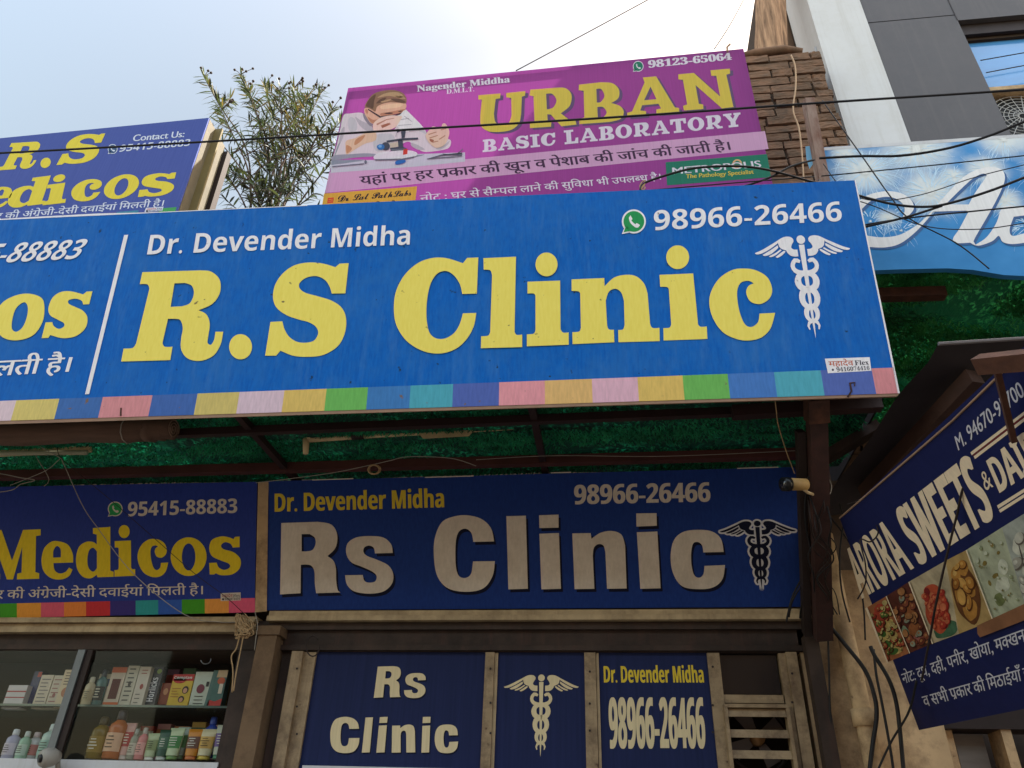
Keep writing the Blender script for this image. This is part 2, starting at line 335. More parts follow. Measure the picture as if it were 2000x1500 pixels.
K = {
 'R': crop(*F_, [[(165,905),(400,897),(490,915,1),(528,980,1),(518,1065,1),(465,1120),(503,1150,1),(520,1200,1),(522,1280,1),(532,1340,1),(550,1357),(392,1362),(383,1300,1),(380,1220,1),(358,1182,1),(320,1175),(292,1177),(290,1362),(157,1370)], [(297,977),(350,977),(382,1000,1),(388,1040,1),(368,1080,1),(330,1090),(297,1090)]]),
 's': crop(*F_, [[(890,1100),(775,1103),(765,1065,1),(735,1052,1),(705,1065,1),(700,1095,1),(725,1120,1),(790,1145,1),(860,1180,1),(893,1235,1),(885,1300,1),(830,1350,1),(740,1365,1),(640,1350,1),(592,1305,1),(580,1245),(695,1243),(705,1280,1),(735,1293,1),(775,1285,1),(785,1250,1),(755,1220,1),(690,1190,1),(620,1160,1),(588,1105,1),(595,1040,1),(650,1000,1),(740,990,1),(830,1000,1),(880,1045,1)]]),
 'C': crop(*F_, [[(1550,1025),(1415,1028),(1402,970,1),(1365,942,1),(1322,960,1),(1302,1020,1),(1298,1130,1),(1305,1210,1),(1325,1253,1),(1365,1262,1),(1400,1235,1),(1413,1155),(1555,1153),(1540,1250,1),(1480,1330,1),(1370,1353,1),(1250,1330,1),(1180,1250,1),(1158,1120,1),(1165,1000,1),(1210,900,1),(1290,862,1),(1380,855,1),(1470,880,1),(1530,940,1)]]),
 'l': crop(*F_, [[(1630,860),(1757,857),(1770,1333),(1643,1337)]]),
 'i': crop(*F_, [[(1845,975),(1972,970),(1985,1333),(1858,1337)]]), 'idot': crop(*F_, [[(1843,855),(1970,850),(1970,935),(1845,938)]]),
 'n': crop(*H_, [[(368,912),(480,910),(485,945),(540,908,1),(610,897,1),(668,920,1),(690,985),(700,1248),(580,1250),(570,1025),(557,985,1),(525,978,1),(500,1000,1),(493,1045),(503,1250),(382,1252)]]),
 'i2': crop(*H_, [[(762,905),(887,900),(907,1247),(783,1250)]]), 'i2dot': crop(*H_, [[(758,790),(882,788),(884,865),(760,870)]]),
 'c': crop(*H_, [[(1292,1025),(1168,1028),(1160,985,1),(1135,965,1),(1105,975,1),(1093,1040,1),(1098,1120,1),(1115,1170,1),(1145,1182,1),(1168,1160,1),(1175,1110),(1300,1105),(1285,1190,1),(1230,1240,1),(1140,1252,1),(1040,1235,1),(985,1160,1),(968,1060,1),(985,960,1),(1040,905,1),(1130,890,1),(1220,900,1),(1275,945,1)]]),
}
def boxed(glyphs):
    """normalised shape of one or more traced groups (y up)"""
    vs, fs = [], []
    for g in glyphs:
        v, f = outline([g]); n = len(vs); vs += [(x, -y) for x, y in v]; fs += [tuple(n + i for i in t) for t in f]
    return vs, fs
def place(mb, plane, glyphs, quad, off): return lay(mb, plane, boxed(glyphs), quad, off, by_box=True)

def winged_staff(mb, plane, quad, off, grow=0.0):
    """two snakes round a winged staff; box x -1..1, y -2.15..0.1. grow = widen every outline (for a pale rim underneath)"""
    vs, fs = [], []
    def addp(c, seg=5):
        v, f = fill([spline(x, seg) for x in c]); n = len(vs); vs.extend(v); fs.extend(tuple(n + i for i in t) for t in f)
    addp([ell(0, 0, .093, .093, 12)])
    addp([[(-.062, -.11), (.058, -.11), (.045, -.7), (.022, -1.85), (.0, -2.15), (-.022, -1.85), (-.048, -.7)]])
    T = lambda p: ((p[0] - 594) / 571, -(p[1] + 28.5 * (p[0] - 594) / 571 - 175) / 571) + tuple(p[2:])
    parts = [[(655,292),(700,286,1),(727,262,1),(715,225,1),(690,190,1),(692,155,1),(725,128,1),(790,122,1),(850,140,1),(889,168),(882,205,1),(872,240,1),(848,267,1),(795,290),(785,320,1),(750,358,1),(700,374,1),(655,376)],
             [(862,145),(893,162,1),(985,205,1),(1100,255,1),(1190,283),(1168,301,1),(1100,295,1),(1000,255,1),(894,196)],
             [(893,216),(990,266,1),(1098,315),(1070,331,1),(1000,318,1),(930,278,1),(888,244)], [(868,268),(925,302,1),(1022,340),(1000,352,1),(940,336,1),(880,300,1),(852,282)], [(822,290),(855,305,1),(940,355),(918,368,1),(868,350,1),(828,322,1),(806,301)]]
    for sx in (1, -1):
        for c in parts: addp([[(sx * q[0],) + tuple(q[1:]) for q in (T(p) for p in c)]])
        cl = []
        for li, (ya, yb, hw) in enumerate([(-.40, -.727, .265), (-.727, -1.077, .2), (-1.077, -1.46, .165), (-1.46, -1.757, .12)]):
            sgn = sx * (1 if li % 2 == 0 else -1)
            for k in range(3 if li == 0 else 0, 10):
                a = math.pi * k / 10; cl.append((sgn * hw * math.sin(a) ** .8 if k else 0.0, ya + (yb - ya) * (1 - math.cos(a)) / 2))
        cl += [(0, -1.757), (sx * .09, -1.80), (sx * .12, -1.87), (sx * .10, -1.95)]
        cl = [(sx * .09, -.475), (sx * .15, -.445), (sx * .2, -.44)] + cl
        hs = [(-.3, .045), (-.62, .046), (-.9, .072), (-1.27, .066), (-1.6, .052), (-1.8, .034), (-1.96, .012)]
        n = len(cl); L_, R_2 = [], []
        for i, (x, y) in enumerate(cl):
            x0, y0 = cl[max(i - 1, 0)]; x1, y1 = cl[min(i + 1, n - 1)]; d = math.hypot(x1 - x0, y1 - y0) or 1
            hwid = .03 if i == 0 else next((h0 + (h1 - h0) * (v0 - y) / (v0 - v1) for (v0, h0), (v1, h1) in zip(hs, hs[1:]) if y >= v1), .012)
            nx, ny = -(y1 - y0) / d * hwid, (x1 - x0) / d * hwid
            L_.append((x + nx, y + ny)); R_2.append((x - nx, y - ny))
        for i in range(n - 1):
            m_ = len(vs); vs.extend([L_[i], L_[i + 1], R_2[i + 1], R_2[i]]); fs.append((m_, m_ + 1, m_ + 2, m_ + 3))
    h = homography(quad)
    for c in range(14 if grow else 1):
        dx, dy = (grow * math.cos(c * .449), grow * math.sin(c * .449)) if grow else (0, 0)
        pts = [plane.at(h((x + dx + 1) / 2, (y + dy + 2.15) / 2.25), off) for x, y in vs]
        for i, f in enumerate(fs):      # stagger by a hair so that crossing bands never share a plane
            b = len(mb.v); mb.v.extend(pts[j] + plane.n * (2e-6 * (i % 97) + 8e-6 * c) for j in f); mb.f.append(tuple(range(b, b + len(f))))
    return mb

def panel(parent, plane, quad, m, name='panel', thick=.03, off=0.0, n=1):
    """a board: face on the plane, thickness behind it. quad: bl, br, tr, tl"""
    f = [plane.at(p, off) for p in quad]; b = [p - plane.n * thick for p in f]
    return obj(name, MB().box8(f + b), m, parent)
def sheet(parent, plane, quads, m, name, off=.002):
    mb = MB()
    for q in quads: mb.poly([plane.at(p, off) for p in q])
    return obj(name, mb, m, parent)
def phone_icon(parent, plane, c, r, green, white, off=.003, slope=0.0):
    """speech-bubble with a handset"""
    x, y = c
    def tail(k): return [(x - r * k, y + r * k * 1.05), (x - .72 * r * k, y + .35 * r * k), (x - .25 * r * k, y + .9 * r * k)]
    mb = px_shape(plane, [[ell(x, y, r, r, 16)], [tail(1.0)]], off); rim = obj('phone_icon', mb, white, parent)
    mb = px_shape(plane, [[ell(x, y, r * .86, r * .86, 16)], [[(p[0] * .86 + x * .14, p[1] * .86 + y * .14) for p in tail(1.0)]]], off + .0006); obj('bubble', mb, green, rim)
    hs = [(-.42, -.3), (-.28, -.52), (-.12, -.2, 1), (-.2, -.08, 1), (.1, .22, 1), (.24, .14, 1), (.52, .3), (.36, .5), (.1, .48, 1), (-.3, .1, 1)]
    mb = px_shape(plane, [[[(x + p[0] * r, y + p[1] * r) + tuple(p[2:]) for p in hs]]], off + .0012); obj('handset', mb, white, rim)

# ================================================================== planes of the place
P_MAIN = tilted(2.9, 3.6, 9); P_LOW = tilted(3.9, 3.0, 16); P_WIN = tilted(4.0, 2.3, 0)
P_LAB = tilted(4.0, 5.5, 0); P_MED = tilted(3.4, 5.5, 0); P_SHOW = tilted(3.05, 4.5, 0)
_o = P_WIN.at((1732, 1294)); _d = (_o - CAM) * (3.8 / _o.y)
P_SIDE = Plane(CAM + _d, (.1, -1, -.066), (-.324, -.539, .778))
P_SIDE.n = -P_SIDE.n if P_SIDE.n.dot(CAM - P_SIDE.o) < 0 else P_SIDE.n

# ================================================================== materials
m_asphalt = M('asphalt', (72, 69, 66), .9, .2, (3, 3, 3), bump=.3)
m_pave = M('paving', (150, 142, 130), .9, .15, (4, 4, 4), bump=.2)
m_wall = M('brown_plaster', (92, 74, 60), .9, .25, (5, 5, 5), bump=.4, dirt=(45, 36, 30), dirt_amt=.6)
m_cream = M('cream_plaster', (190, 160, 122), .85, .2, (4, 4, 4), bump=.3, dirt=(96, 72, 54), dirt_amt=.75, spot=(84, 62, 48), spot_scale=18)
m_ledge = M('ledge_paint', (178, 156, 122), .75, .15, (6, 6, 6), bump=.15, dirt=(90, 70, 52), dirt_amt=.5, streak=(112, 90, 68))
m_dark = M('dark_brown_paint', (60, 47, 40), .7, .25, (7, 7, 7), bump=.3, dirt=(30, 24, 22), dirt_amt=.7, streak=(84, 56, 48))
m_rust = M('rusty_steel', (92, 60, 46), .8, .3, (14, 14, 14), bump=.4, metal=.2, rgb2=(52, 36, 32))
m_rust_pale = M('flaking_rusty_steel', (104, 66, 50), .85, .3, (22, 22, 5), bump=.5, rgb2=(150, 130, 118))
m_steel = M('dark_steel', (48, 38, 36), .6, .2, (10, 10, 10), metal=.3)
m_frame = M('cream_frame_paint', (154, 132, 102), .6, .2, (5, 5, 14), bump=.2, dirt=(74, 54, 40), dirt_amt=.85, streak=(104, 80, 60), spot=(80, 54, 40), spot_scale=22)
m_alu = M('aluminium', (104, 108, 112), .45, .1, (30, 30, 3), metal=.5, dirt=(70, 70, 70), dirt_amt=.4)
m_white = M('white_paint', (196, 196, 198), .6, .03, (2, 2, 2), dirt=(178, 174, 168), dirt_amt=.3, streak=(168, 164, 158))
m_grey = M('grey_cladding', (70, 68, 72), .55, .06, (1.5, 1.5, 1.5), dirt=(82, 78, 80), dirt_amt=.4, streak=(88, 84, 84))
m_joint = M('cladding_joint', (60, 56, 60), .7)
m_black = M('black_rubber', (28, 26, 28), .6, .15)
m_blackgloss = M('black_plastic', (22, 22, 24), .3, .1)
m_bwire = M('pale_wire', (150, 142, 132), .6, .1)
m_guy = M('grey_guy_wire', (96, 92, 90), .6, .1)
m_jute = M('jute_rope', (168, 140, 104), .9, .2, (60, 60, 60), bump=.3)
m_brick = M('old_brick', (134, 100, 78), .95, .2, (7, 7, 12), bump=.6, rgb2=(96, 78, 64), dirt=(72, 60, 50), dirt_amt=.7)
m_mortar = M('mud_mortar', (58, 46, 38), .95, .2, (12, 12, 12), bump=.6)
m_bark = M('bark', (196, 156, 124), .95, .3, (30, 30, 1.8), bump=1.0, rgb2=(104, 80, 62))
m_board = M('board_edge', (150, 120, 100), .8, .15)
m_tin = M('galvanised_tin', (98, 90, 72), .7, .25, (6, 6, 6), metal=.0, dirt=(96, 84, 60), dirt_amt=.6)
m_sheetdark = M('dark_tarpaulin', (44, 38, 40), .8, .2, (6, 6, 6), bump=.3)
# printed vinyl colours
f_main = flex('vinyl_blue', (6, 90, 176), rgb2=(14, 104, 192), spot=(30, 60, 90), spot_scale=26, dirt=(48, 112, 178), dirt_amt=.45, bump=.03, streak=(70, 124, 186))
f_yel = flex('vinyl_yellow', (238, 218, 98), rgb2=(244, 226, 110), spot=(120, 105, 70), spot_scale=28)
f_whi = flex('vinyl_white', (238, 234, 236), spot=(150, 140, 140), spot_scale=30)
f_mainL = flex('vinyl_royal_blue', (30, 56, 128), rgb2=(36, 64, 140))
f_navy = flex('vinyl_clinic_blue', (28, 52, 118), rgb2=(32, 60, 130))
f_cream = flex('vinyl_cream_letter', (210, 198, 184), dirt=(160, 144, 126), dirt_amt=.35)
f_creamw = flex('vinyl_window_letter', (214, 196, 156))
f_win = flex('window_panel_blue', (30, 38, 72), rgb2=(36, 44, 82))
f_low = flex('vinyl_medic_blue', (38, 56, 132), rgb2=(44, 62, 144))
f_ylow = flex('vinyl_mustard', (224, 196, 44))
f_ydul = flex('vinyl_dull_yellow', (214, 186, 60))
f_shadow = flex('vinyl_letter_shadow', (18, 22, 44))
f_green = flex('vinyl_green', (44, 150, 84))
def lab(name, rgb, **k): return flex(name, rgb, trans=.38, **k)
l_purple = lab('banner_purple', (144, 62, 138)); l_band = lab('banner_pink', (216, 168, 204)); l_yel = lab('banner_yellow', (226, 200, 84))
l_white = lab('banner_white', (226, 220, 230)); l_dark = flex('banner_dark_ink', (62, 36, 62)); l_shadow = flex('banner_shadow', (84, 62, 96))
l_gold = lab('banner_gold', (226, 178, 70)); l_green = lab('banner_green', (44, 128, 104)); l_ink = flex('banner_black', (40, 32, 36))
t_yel = flex('top_sign_yellow', (208, 190, 62)); t_blue = flex('top_sign_blue', (62, 76, 142), rgb2=(70, 84, 152)); t_white = flex('top_sign_white', (196, 202, 218))

def glass_mat():
    m = bpy.data.materials.new('window_glass'); m.use_nodes = True; t = m.node_tree; N = t.nodes; N.remove(N['Principled BSDF'])
    fr = N.new('ShaderNodeFresnel'); fr.inputs[0].default_value = 1.6
    tr = N.new('ShaderNodeBsdfTransparent'); tr.inputs[0].default_value = (.9, .93, .92, 1)
    gl = N.new('ShaderNodeBsdfGlossy'); gl.inputs['Roughness'].default_value = .03
    ad = N.new('ShaderNodeMath'); ad.operation = 'MULTIPLY_ADD'; ad.inputs[1].default_value = .22; ad.inputs[2].default_value = .0; ad.use_clamp = True
    t.links.new(fr.outputs[0], ad.inputs[0])
    mx = N.new('ShaderNodeMixShader'); t.links.new(ad.outputs[0], mx.inputs[0]); t.links.new(tr.outputs[0], mx.inputs[1]); t.links.new(gl.outputs[0], mx.inputs[2])
    t.links.new(mx.outputs[0], N['Material Output'].inputs[0]); return m
m_glass = glass_mat()
m_bluewin = M('blue_window_film', (78, 140, 200), .12, .08, (2, 2, 2), spec=.8)

def turf_mat(name, base, tip, trans):
    m = bpy.data.materials.new(name); m.use_nodes = True; t = m.node_tree; N = t.nodes; L = t.links; b = N['Principled BSDF']
    tc = N.new('ShaderNodeTexCoord'); mp = N.new('ShaderNodeMapping'); mp.inputs['Scale'].default_value = (38, 30, 38); L.new(tc.outputs['Object'], mp.inputs[0])
    nz = N.new('ShaderNodeTexNoise'); nz.inputs['Scale'].default_value = 1; nz.inputs['Detail'].default_value = 4; nz.inputs['Distortion'].default_value = .8; L.new(mp.outputs[0], nz.inputs['Vector'])
    n2 = N.new('ShaderNodeTexNoise'); n2.inputs['Scale'].default_value = 3.0; n2.inputs['Detail'].default_value = 5; L.new(tc.outputs['Object'], n2.inputs['Vector'])
    r = N.new('ShaderNodeMapRange'); r.inputs[1].default_value = .5; r.inputs[2].default_value = .68; L.new(nz.outputs[0], r.inputs[0])
    r2 = N.new('ShaderNodeMapRange'); r2.inputs[1].default_value = .38; r2.inputs[2].default_value = .62; L.new(n2.outputs[0], r2.inputs[0])
    mu = N.new('ShaderNodeMath'); mu.operation = 'MULTIPLY'; L.new(r.outputs[0], mu.inputs[0]); L.new(r2.outputs[0], mu.inputs[1])
    mx = N.new('ShaderNodeMixRGB'); mx.inputs[1].default_value = (*lin(base), 1); mx.inputs[2].default_value = (*lin(tip), 1); L.new(mu.outputs[0], mx.inputs[0])  # brighter speckles: blade tips and light coming through the turf, put into colour
    L.new(mx.outputs[0], b.inputs['Base Color']); b.inputs['Roughness'].default_value = .7
    tr = N.new('ShaderNodeBsdfTranslucent'); L.new(mx.outputs[0], tr.inputs[0]); ms = N.new('ShaderNodeMixShader'); ms.inputs[0].default_value = trans
    L.new(b.outputs[0], ms.inputs[1]); L.new(tr.outputs[0], ms.inputs[2]); L.new(ms.outputs[0], N['Material Output'].inputs[0])
    bp = N.new('ShaderNodeBump'); bp.inputs['Strength'].default_value = .8; bp.inputs['Distance'].default_value = .01; L.new(nz.outputs[0], bp.inputs['Height']); L.new(bp.outputs[0], b.inputs['Normal'])
    return m
m_turf = turf_mat('artificial_turf', (5, 40, 30), (28, 150, 102), .22)
m_turf2 = turf_mat('artificial_turf_weathered', (8, 60, 34), (66, 168, 90), .5)

# ================================================================== ground
g = structure(obj('street', MB().box(-60, 60, -60, 3.2, -.3, 0), m_asphalt, loc=(0, 0, 0)))
structure(obj('pavement', MB().box(-60, 60, 3.2, 4.4, -.3, .12), m_pave, loc=(0, 3.2, 0)))
structure(obj('ground', MB().box(-400, 400, -400, 400, -.8, -.31), m_pave, loc=(0, 0, -.31)))

# the building across the street, behind the photographer: it keeps the low sky off the shop fronts
ob = thing('opposite_building', 'plain brown two storey building across the street behind the photographer', 'building', (8, -10, 0))
obj('wall', MB().box(-10.6, 40, -16, -10, 0, OPP_H), M('opposite_wall', (82, 66, 54), .9, .2, (.6, .6, .6)), ob)
for k in range(9):
    for zz in (1.2, 5.2): obj('window', MB().box(-9 + k * 4.4, -7 + k * 4.4, -10.02, -9.98, zz, zz + 1.8), MATS.get('opposite_window') or M('opposite_window', (40, 44, 50), .2, spec=.6), ob)

# ================================================================== shop building
shop = thing('shop_building', 'brown plastered single storey shop building behind the low blue signs', 'shop', (-1.2, 4.3, 0))
obj('wall', MB().box(-6, .78, 4.62, 4.9, 0, 3.38).box(-6, 3.2, 4.30, 4.55, 2.75, 3.36), m_wall, shop)
obj('roof', MB().box(-6, 1.5, 3.98, 9, 3.40, 3.42).box(-6, 1.4, 4.25, 9, 3.43, 4.7), m_wall, shop)
zl0, zl1 = at(800, 1272, 3.98).z, at(800, 1210, 3.98).z
obj('lintel', MB().box(-6, at(1592, 1230, 3.98).x, 3.99, 4.29, zl0, zl1 - .002), m_dark, shop)
lint = MB(); lint.box(-6, at(1592, 1230, 3.98).x - .01, 3.97, 3.988, zl0 + .004, zl0 + .03); lint.box(-6, at(1592, 1230, 3.98).x - .01, 3.965, 3.988, zl1 - .055, zl1 - .02); obj('shutter_rail', lint, m_dark, shop)
led = MB()
zt = at(800, 1190, 3.93).z; zb = at(800, 1211, 3.93).z
led.box(at(522, 1200, 3.93).x, at(1594, 1200, 3.93).x, 3.93, 4.2, zb, (zb + zt) / 2 - .002).box(at(522, 1200, 3.93).x, at(1594, 1200, 3.93).x, 3.95, 4.2, (zb + zt) / 2, zt)
obj('ledge', led, m_ledge, shop)
led = MB(); zt2 = at(200, 1203, 3.93).z; h2 = .03
for k, (yy, hh) in enumerate(((3.95, .016), (3.93, .018), (3.955, .02), (3.94, .03))):
    led.box(-6, at(500, 1200, 3.93).x - .001, yy, 4.2, zt2 - sum((.016, .018, .02, .03)[:k + 1]) + .001, zt2 - sum((.016, .018, .02, .03)[:k]) - .001)
obj('ledge', led, m_ledge, shop)
x0, x1 = at(503, 1215, 3.9).x, at(548, 1215, 3.9).x
obj('pillar', MB().box(x0 + .02, x1 - .005, 3.90, 4.3, 0, at(520, 1222, 3.9).z).box(x0 + .01, x1 + .01, 3.89, 4.3, at(520, 1240, 3.9).z, at(520, 1223, 3.9).z + .001), M('brown_pillar_plaster', (112, 90, 68), .9, .2, (5, 5, 5), bump=.35, dirt=(70, 52, 40), dirt_amt=.6), shop)
obj('pillar', MB().box(x0 - .10, x0 + .015, 3.96, 4.3, 0, zl0 - .002), m_dark, shop)
obj('pillar', MB().box(x1, x1 + .12, 4.0, 4.3, 0, zl0 - .002), m_dark, shop)

# cream pillar between the two shops, with a drain pipe
cp = thing('cream_pillar', 'tall cream plastered pillar with peeling stains between the two shops', 'pillar', (1.25, 4.0, 0))
obj('shaft', MB().box(at(1592, 1350, 3.99).x - .04, at(1690, 1350, 3.99).x, 3.99, 4.6, 0, 2.72).box(at(1690, 1350, 4.04).x + .002, at(1830, 1350, 4.04).x, 4.06, 4.6, 0, 2.95), m_cream, cp)
pp = thing('drain_pipe', 'cream drain pipe with a thick collar running down the plastered pillar', 'pipe', (at(1690, 1400, 3.93).x, 3.93, 0))
xx = at(1685, 1390, 3.93).x
obj('pipe', MB().tube([(xx, 3.93, 0), (xx, 3.93, 2.2), (xx - .012, 3.93, 2.75), (xx - .01, 3.95, 3.1)], .04, 16), m_cream, pp, True)
obj('collar', MB().tube([(xx, 3.93, at(1685, 1417, 3.9).z), (xx, 3.93, at(1685, 1383, 3.9).z)], .052, 18), m_cream, pp, True)
tag(obj('steel_post', MB().box8([at(1570, 1240, 3.9) + Vector((0, 0, -2.6)), at(1597, 1240, 3.9) + Vector((0, 0, -2.6)), at(1597, 1240, 3.9), at(1570, 1240, 3.9)] + [p + Vector((0, .07, 0)) for p in (at(1570, 1240, 3.9) + Vector((0, 0, -2.6)), at(1597, 1240, 3.9) + Vector((0, 0, -2.6)), at(1597, 1240, 3.9), at(1570, 1240, 3.9))]), m_dark), 'straight dark brown steel door post standing beside the slatted vent', 'post')

# ================================================================== pharmacy window
pw = thing('display_window', 'glazed shop window with two shelves of boxes and tubes below the ledge', 'shop window', (-3, 3.97, 1.9))
zg1 = zl0 - .003; zg0 = at(250, 1486, 3.97).z
xr = at(441, 1400, 3.97).x + .02
obj('glass', MB().quad((-6, 3.972, zg0), (xr, 3.972, zg0), (xr, 3.972, zg1), (-6, 3.972, zg1)), m_glass, pw)
ma, mb_ = at(163, 1293, 3.955), at(118, 1480, 3.955)
mx0 = at(150, 1295, 3.95).x; mx1 = at(166, 1295, 3.95).x
obj('mullion', MB().box(mx0 - .012, mx1 - .018, 3.945, 3.969, zg0, zg1), m_alu, pw)
obj('mullion', MB().box(mx1 - .016, mx1 + .02, 3.955, 3.969, zg0, zg1), m_steel, pw)
obj('sill', MB().box(-6, xr, 3.95, 4.5, zg0 - .45, zg0 - .001), m_white, pw)
zs = at(300, 1383, 4.16).z
obj('shelf', MB().box(-6, xr, 4.06, 4.48, zs - .012, zs - .001), M('shelf_glass', (70, 90, 88), .2, .1, spec=.6), pw)
obj('back_panel', MB().box(-6, xr + .02, 4.5, 4.52, zg0 - .4, zg1 + .1), M('cabinet_back', (40, 40, 44), .7, .2), pw)
obj('side_panel', MB().box(xr + .002, xr + .03, 3.98, 4.498, zg0 - .4, zg1), m_steel, pw)

pcols = {}
def pm(rgb, rough=.35): 
    k = 'pack_%d_%d_%d' % rgb
    return M(k, rgb, rough, .08, (20, 20, 20), spec=.4)
def carton(name, label, xl, xr_, yb, yt, Y, front, bands, group, words=None, depth=.05):
    a = at(xl, yb, Y); b = at(xr_, yb, Y); zt_ = at((xl + xr_) / 2, yt, Y).z; z0 = a.z
    wdt = b.x - a.x; h = zt_ - z0; wid = wdt
    t = thing(name, label, 'carton', (a.x + wid / 2, Y + depth / 2, z0), group)
    obj('box', MB().box(a.x, b.x - .002, Y, Y + depth, z0, zt_), pm(front), t)
    for bn, rgb, polys in bands:
        mb = MB()
        for pl in polys: mb.poly([(a.x + wid * u, Y - .0012 - .0008 * bands.index((bn, rgb, polys)), z0 + h * v) for u, v in pl])
        obj(bn, mb, pm(rgb), t)
    if words:
        for s, kind, (u0, v0, u1, v1), rgb, vert in words:
            mb = MB(); vs, fs = text_shape(s, kind); xs = [p[0] for p in vs]; ys = [p[1] for p in vs]
            pts = []
            for x, y in vs:
                q = (x - min(xs)) / (max(xs) - min(xs)); r_ = (y - min(ys)) / (max(ys) - min(ys))
                if vert: q, r_ = 1 - r_, q
                pts.append((a.x + wid * (u0 + (u1 - u0) * q), Y - .006, z0 + h * (v0 + (v1 - v0) * r_)))
            mb.add(pts, fs); obj('lettering', mb, pm(rgb), t)
    return t
def rc(u0, v0, u1, v1): return [(u0, v0), (u1, v0), (u1, v1), (u0, v1)]
def ov(cx, cy, rx, ry, n=14): return [(cx + rx * math.cos(6.2832 * i / n), cy + ry * math.sin(6.2832 * i / n)) for i in range(n)]
def lines(u0, u1, v0, v1, n, hgt): return [rc(u0, v0 + (v1 - v0) * i / max(1, n - 1), u0 + (u1 - u0) * rng.uniform(.6, 1), v0 + (v1 - v0) * i / max(1, n - 1) + hgt) for i in range(n)]
def vessel(name, label, cat, xc, yb, yt, wpx, Y, rgb, cap_rgb, profile, group, band=None):
    """tube, jar or bottle standing on a shelf: turned body, cap, printed band"""
    p = at(xc, yb, Y); zt_ = at(xc, yt, Y).z; h = zt_ - p.z; r = (at(xc + wpx / 2, yb, Y).x - at(xc - wpx / 2, yb, Y).x) / 2
    t = thing(name, label, cat, (p.x, Y, p.z), group)
    def lathe(pr, flat=1.0):
        mb = MB(); n = 14
        for (rr, zz) in pr:
            for k in range(n): a = 2 * math.pi * k / n; mb.v.append(Vector((p.x + r * rr * math.cos(a), Y + r * rr * flat * math.sin(a), p.z + h * zz)))
        for i in range(len(pr) - 1):
            for k in range(n): mb.f.append((i * n + k, i * n + (k + 1) % n, (i + 1) * n + (k + 1) % n, (i + 1) * n + k))
        mb.f.append(tuple(reversed(range(n)))); mb.f.append(tuple(range((len(pr) - 1) * n, len(pr) * n)))
        return mb
    if profile == 'tube':        # squeeze tube standing on its cap
        mb = MB(); n = 14
        for i in range(7):
            q = i / 6; zz = .12 + .88 * q; fx = .82 + .26 * q; fy = .7 * (1 - q) + .05
            for k in range(n): a = 2 * math.pi * k / n; mb.v.append(Vector((p.x + r * fx * math.cos(a), Y + r * fy * math.sin(a), p.z + h * zz)))
        for i in range(6):
            for k in range(n): mb.f.append((i * n + k, i * n + (k + 1) % n, (i + 1) * n + (k + 1) % n, (i + 1) * n + k))
        mb.f.append(tuple(range(6 * n, 7 * n))); obj('body', mb, pm(rgb), t, True)
        obj('cap', lathe([(.7, 0), (.72, .02), (.72, .118)], .9), pm(cap_rgb), t, True)
        bz = (.35, .75)
        fx = .98
    else:
        fl = .55 if profile == 'flat' else 1.0
        obj('body', lathe([(.9, 0), (1, .03), (1, .62), (.93, .70), (.5, .78), (.42, .80)], fl), pm(rgb, .25), t, True)
        obj('cap', lathe([(.46, .801), (.5, .82), (.46, .98), (.3, 1)], fl), pm(cap_rgb, .3), t, True)
        bz = (.14, .52); fx = 1.02
    if band:
        mb = MB(); n = 10; fl = .6 if profile in ('tube', 'flat') else 1.0
        ys = -1 if profile != 'tube' else -.62
        for i in range(n + 1):
            a = math.pi + math.pi * (.12 + .76 * i / n)
            for zz in bz:
                fy = .7 * (1 - (zz - .12) / .88) + .05 if profile == 'tube' else fl
                fxx = (.82 + .26 * (zz - .12) / .88) if profile == 'tube' else 1.0
                mb.v.append(Vector((p.x + r * fxx * 1.03 * math.cos(a), Y + r * (fy * 1.03) * math.sin(a) - .001, p.z + h * zz)))
        for i in range(n): mb.f.append((2 * i, 2 * i + 2, 2 * i + 3, 2 * i + 1))
        obj('label', mb, pm(band), t, True)
        mb2 = MB(); pr2 = random.Random(int(xc * 7)); ny = Y - r * (.62 if profile == 'tube' else .62 if profile == 'flat' else 1.06) - .002
        ink = tuple(int(c * .35) for c in band) if sum(band) > 330 else (226, 220, 206)
        for q in range(4):
            zz = p.z + h * (bz[0] + (bz[1] - bz[0]) * (.2 + .19 * q)); ww = r * pr2.uniform(.25, .6)
            mb2.quad((p.x - ww, ny, zz), (p.x + ww, ny, zz), (p.x + ww, ny, zz + h * .022), (p.x - ww, ny, zz + h * .022))
        obj('print', mb2, pm(ink), t)
    return t

GB = 'packs standing on the display shelves'
Y1 = 4.12
carton('medicine_carton', 'white carton with orange ends and a brown picture on the upper shelf', 199, 228, 1381, 1303, Y1, (214, 196, 176), [('picture', (96, 40, 44), [rc(.2, .2, .78, .7)]), ('stripe', (212, 98, 50), [rc(0, 0, 1, .12), rc(0, .86, 1, 1)])], GB)
carton('medicine_carton', 'pale carton with small dark print lines beside the orange ended carton', 229, 252, 1381, 1300, Y1, (196, 188, 170), [('print', (70, 66, 66), lines(.2, .85, .15, .9, 8, .03) + [ov(.5, .55, .13, .07)])], GB)
carton('medicine_carton', 'narrow whitish carton with a red drawing beside the dark upright carton', 253, 276, 1381, 1302, Y1, (204, 192, 178), [('print', (150, 48, 44), lines(.25, .8, .82, .9, 2, .02) + [ov(.55, .5, .15, .07)]), ('text_lines', (90, 80, 78), lines(.2, .8, .1, .3, 3, .02))], GB)
carton('malt_drink_carton', 'dark navy carton with white lettering running up its side', 277, 301, 1380, 1302, Y1 + .03, (36, 40, 62), [('swirl', (120, 150, 60), [ov(.7, .88, .2, .06)])], GB, words=[('Horlicks', 'sans', (.22, .12, .8, .72), (214, 214, 222), True)])
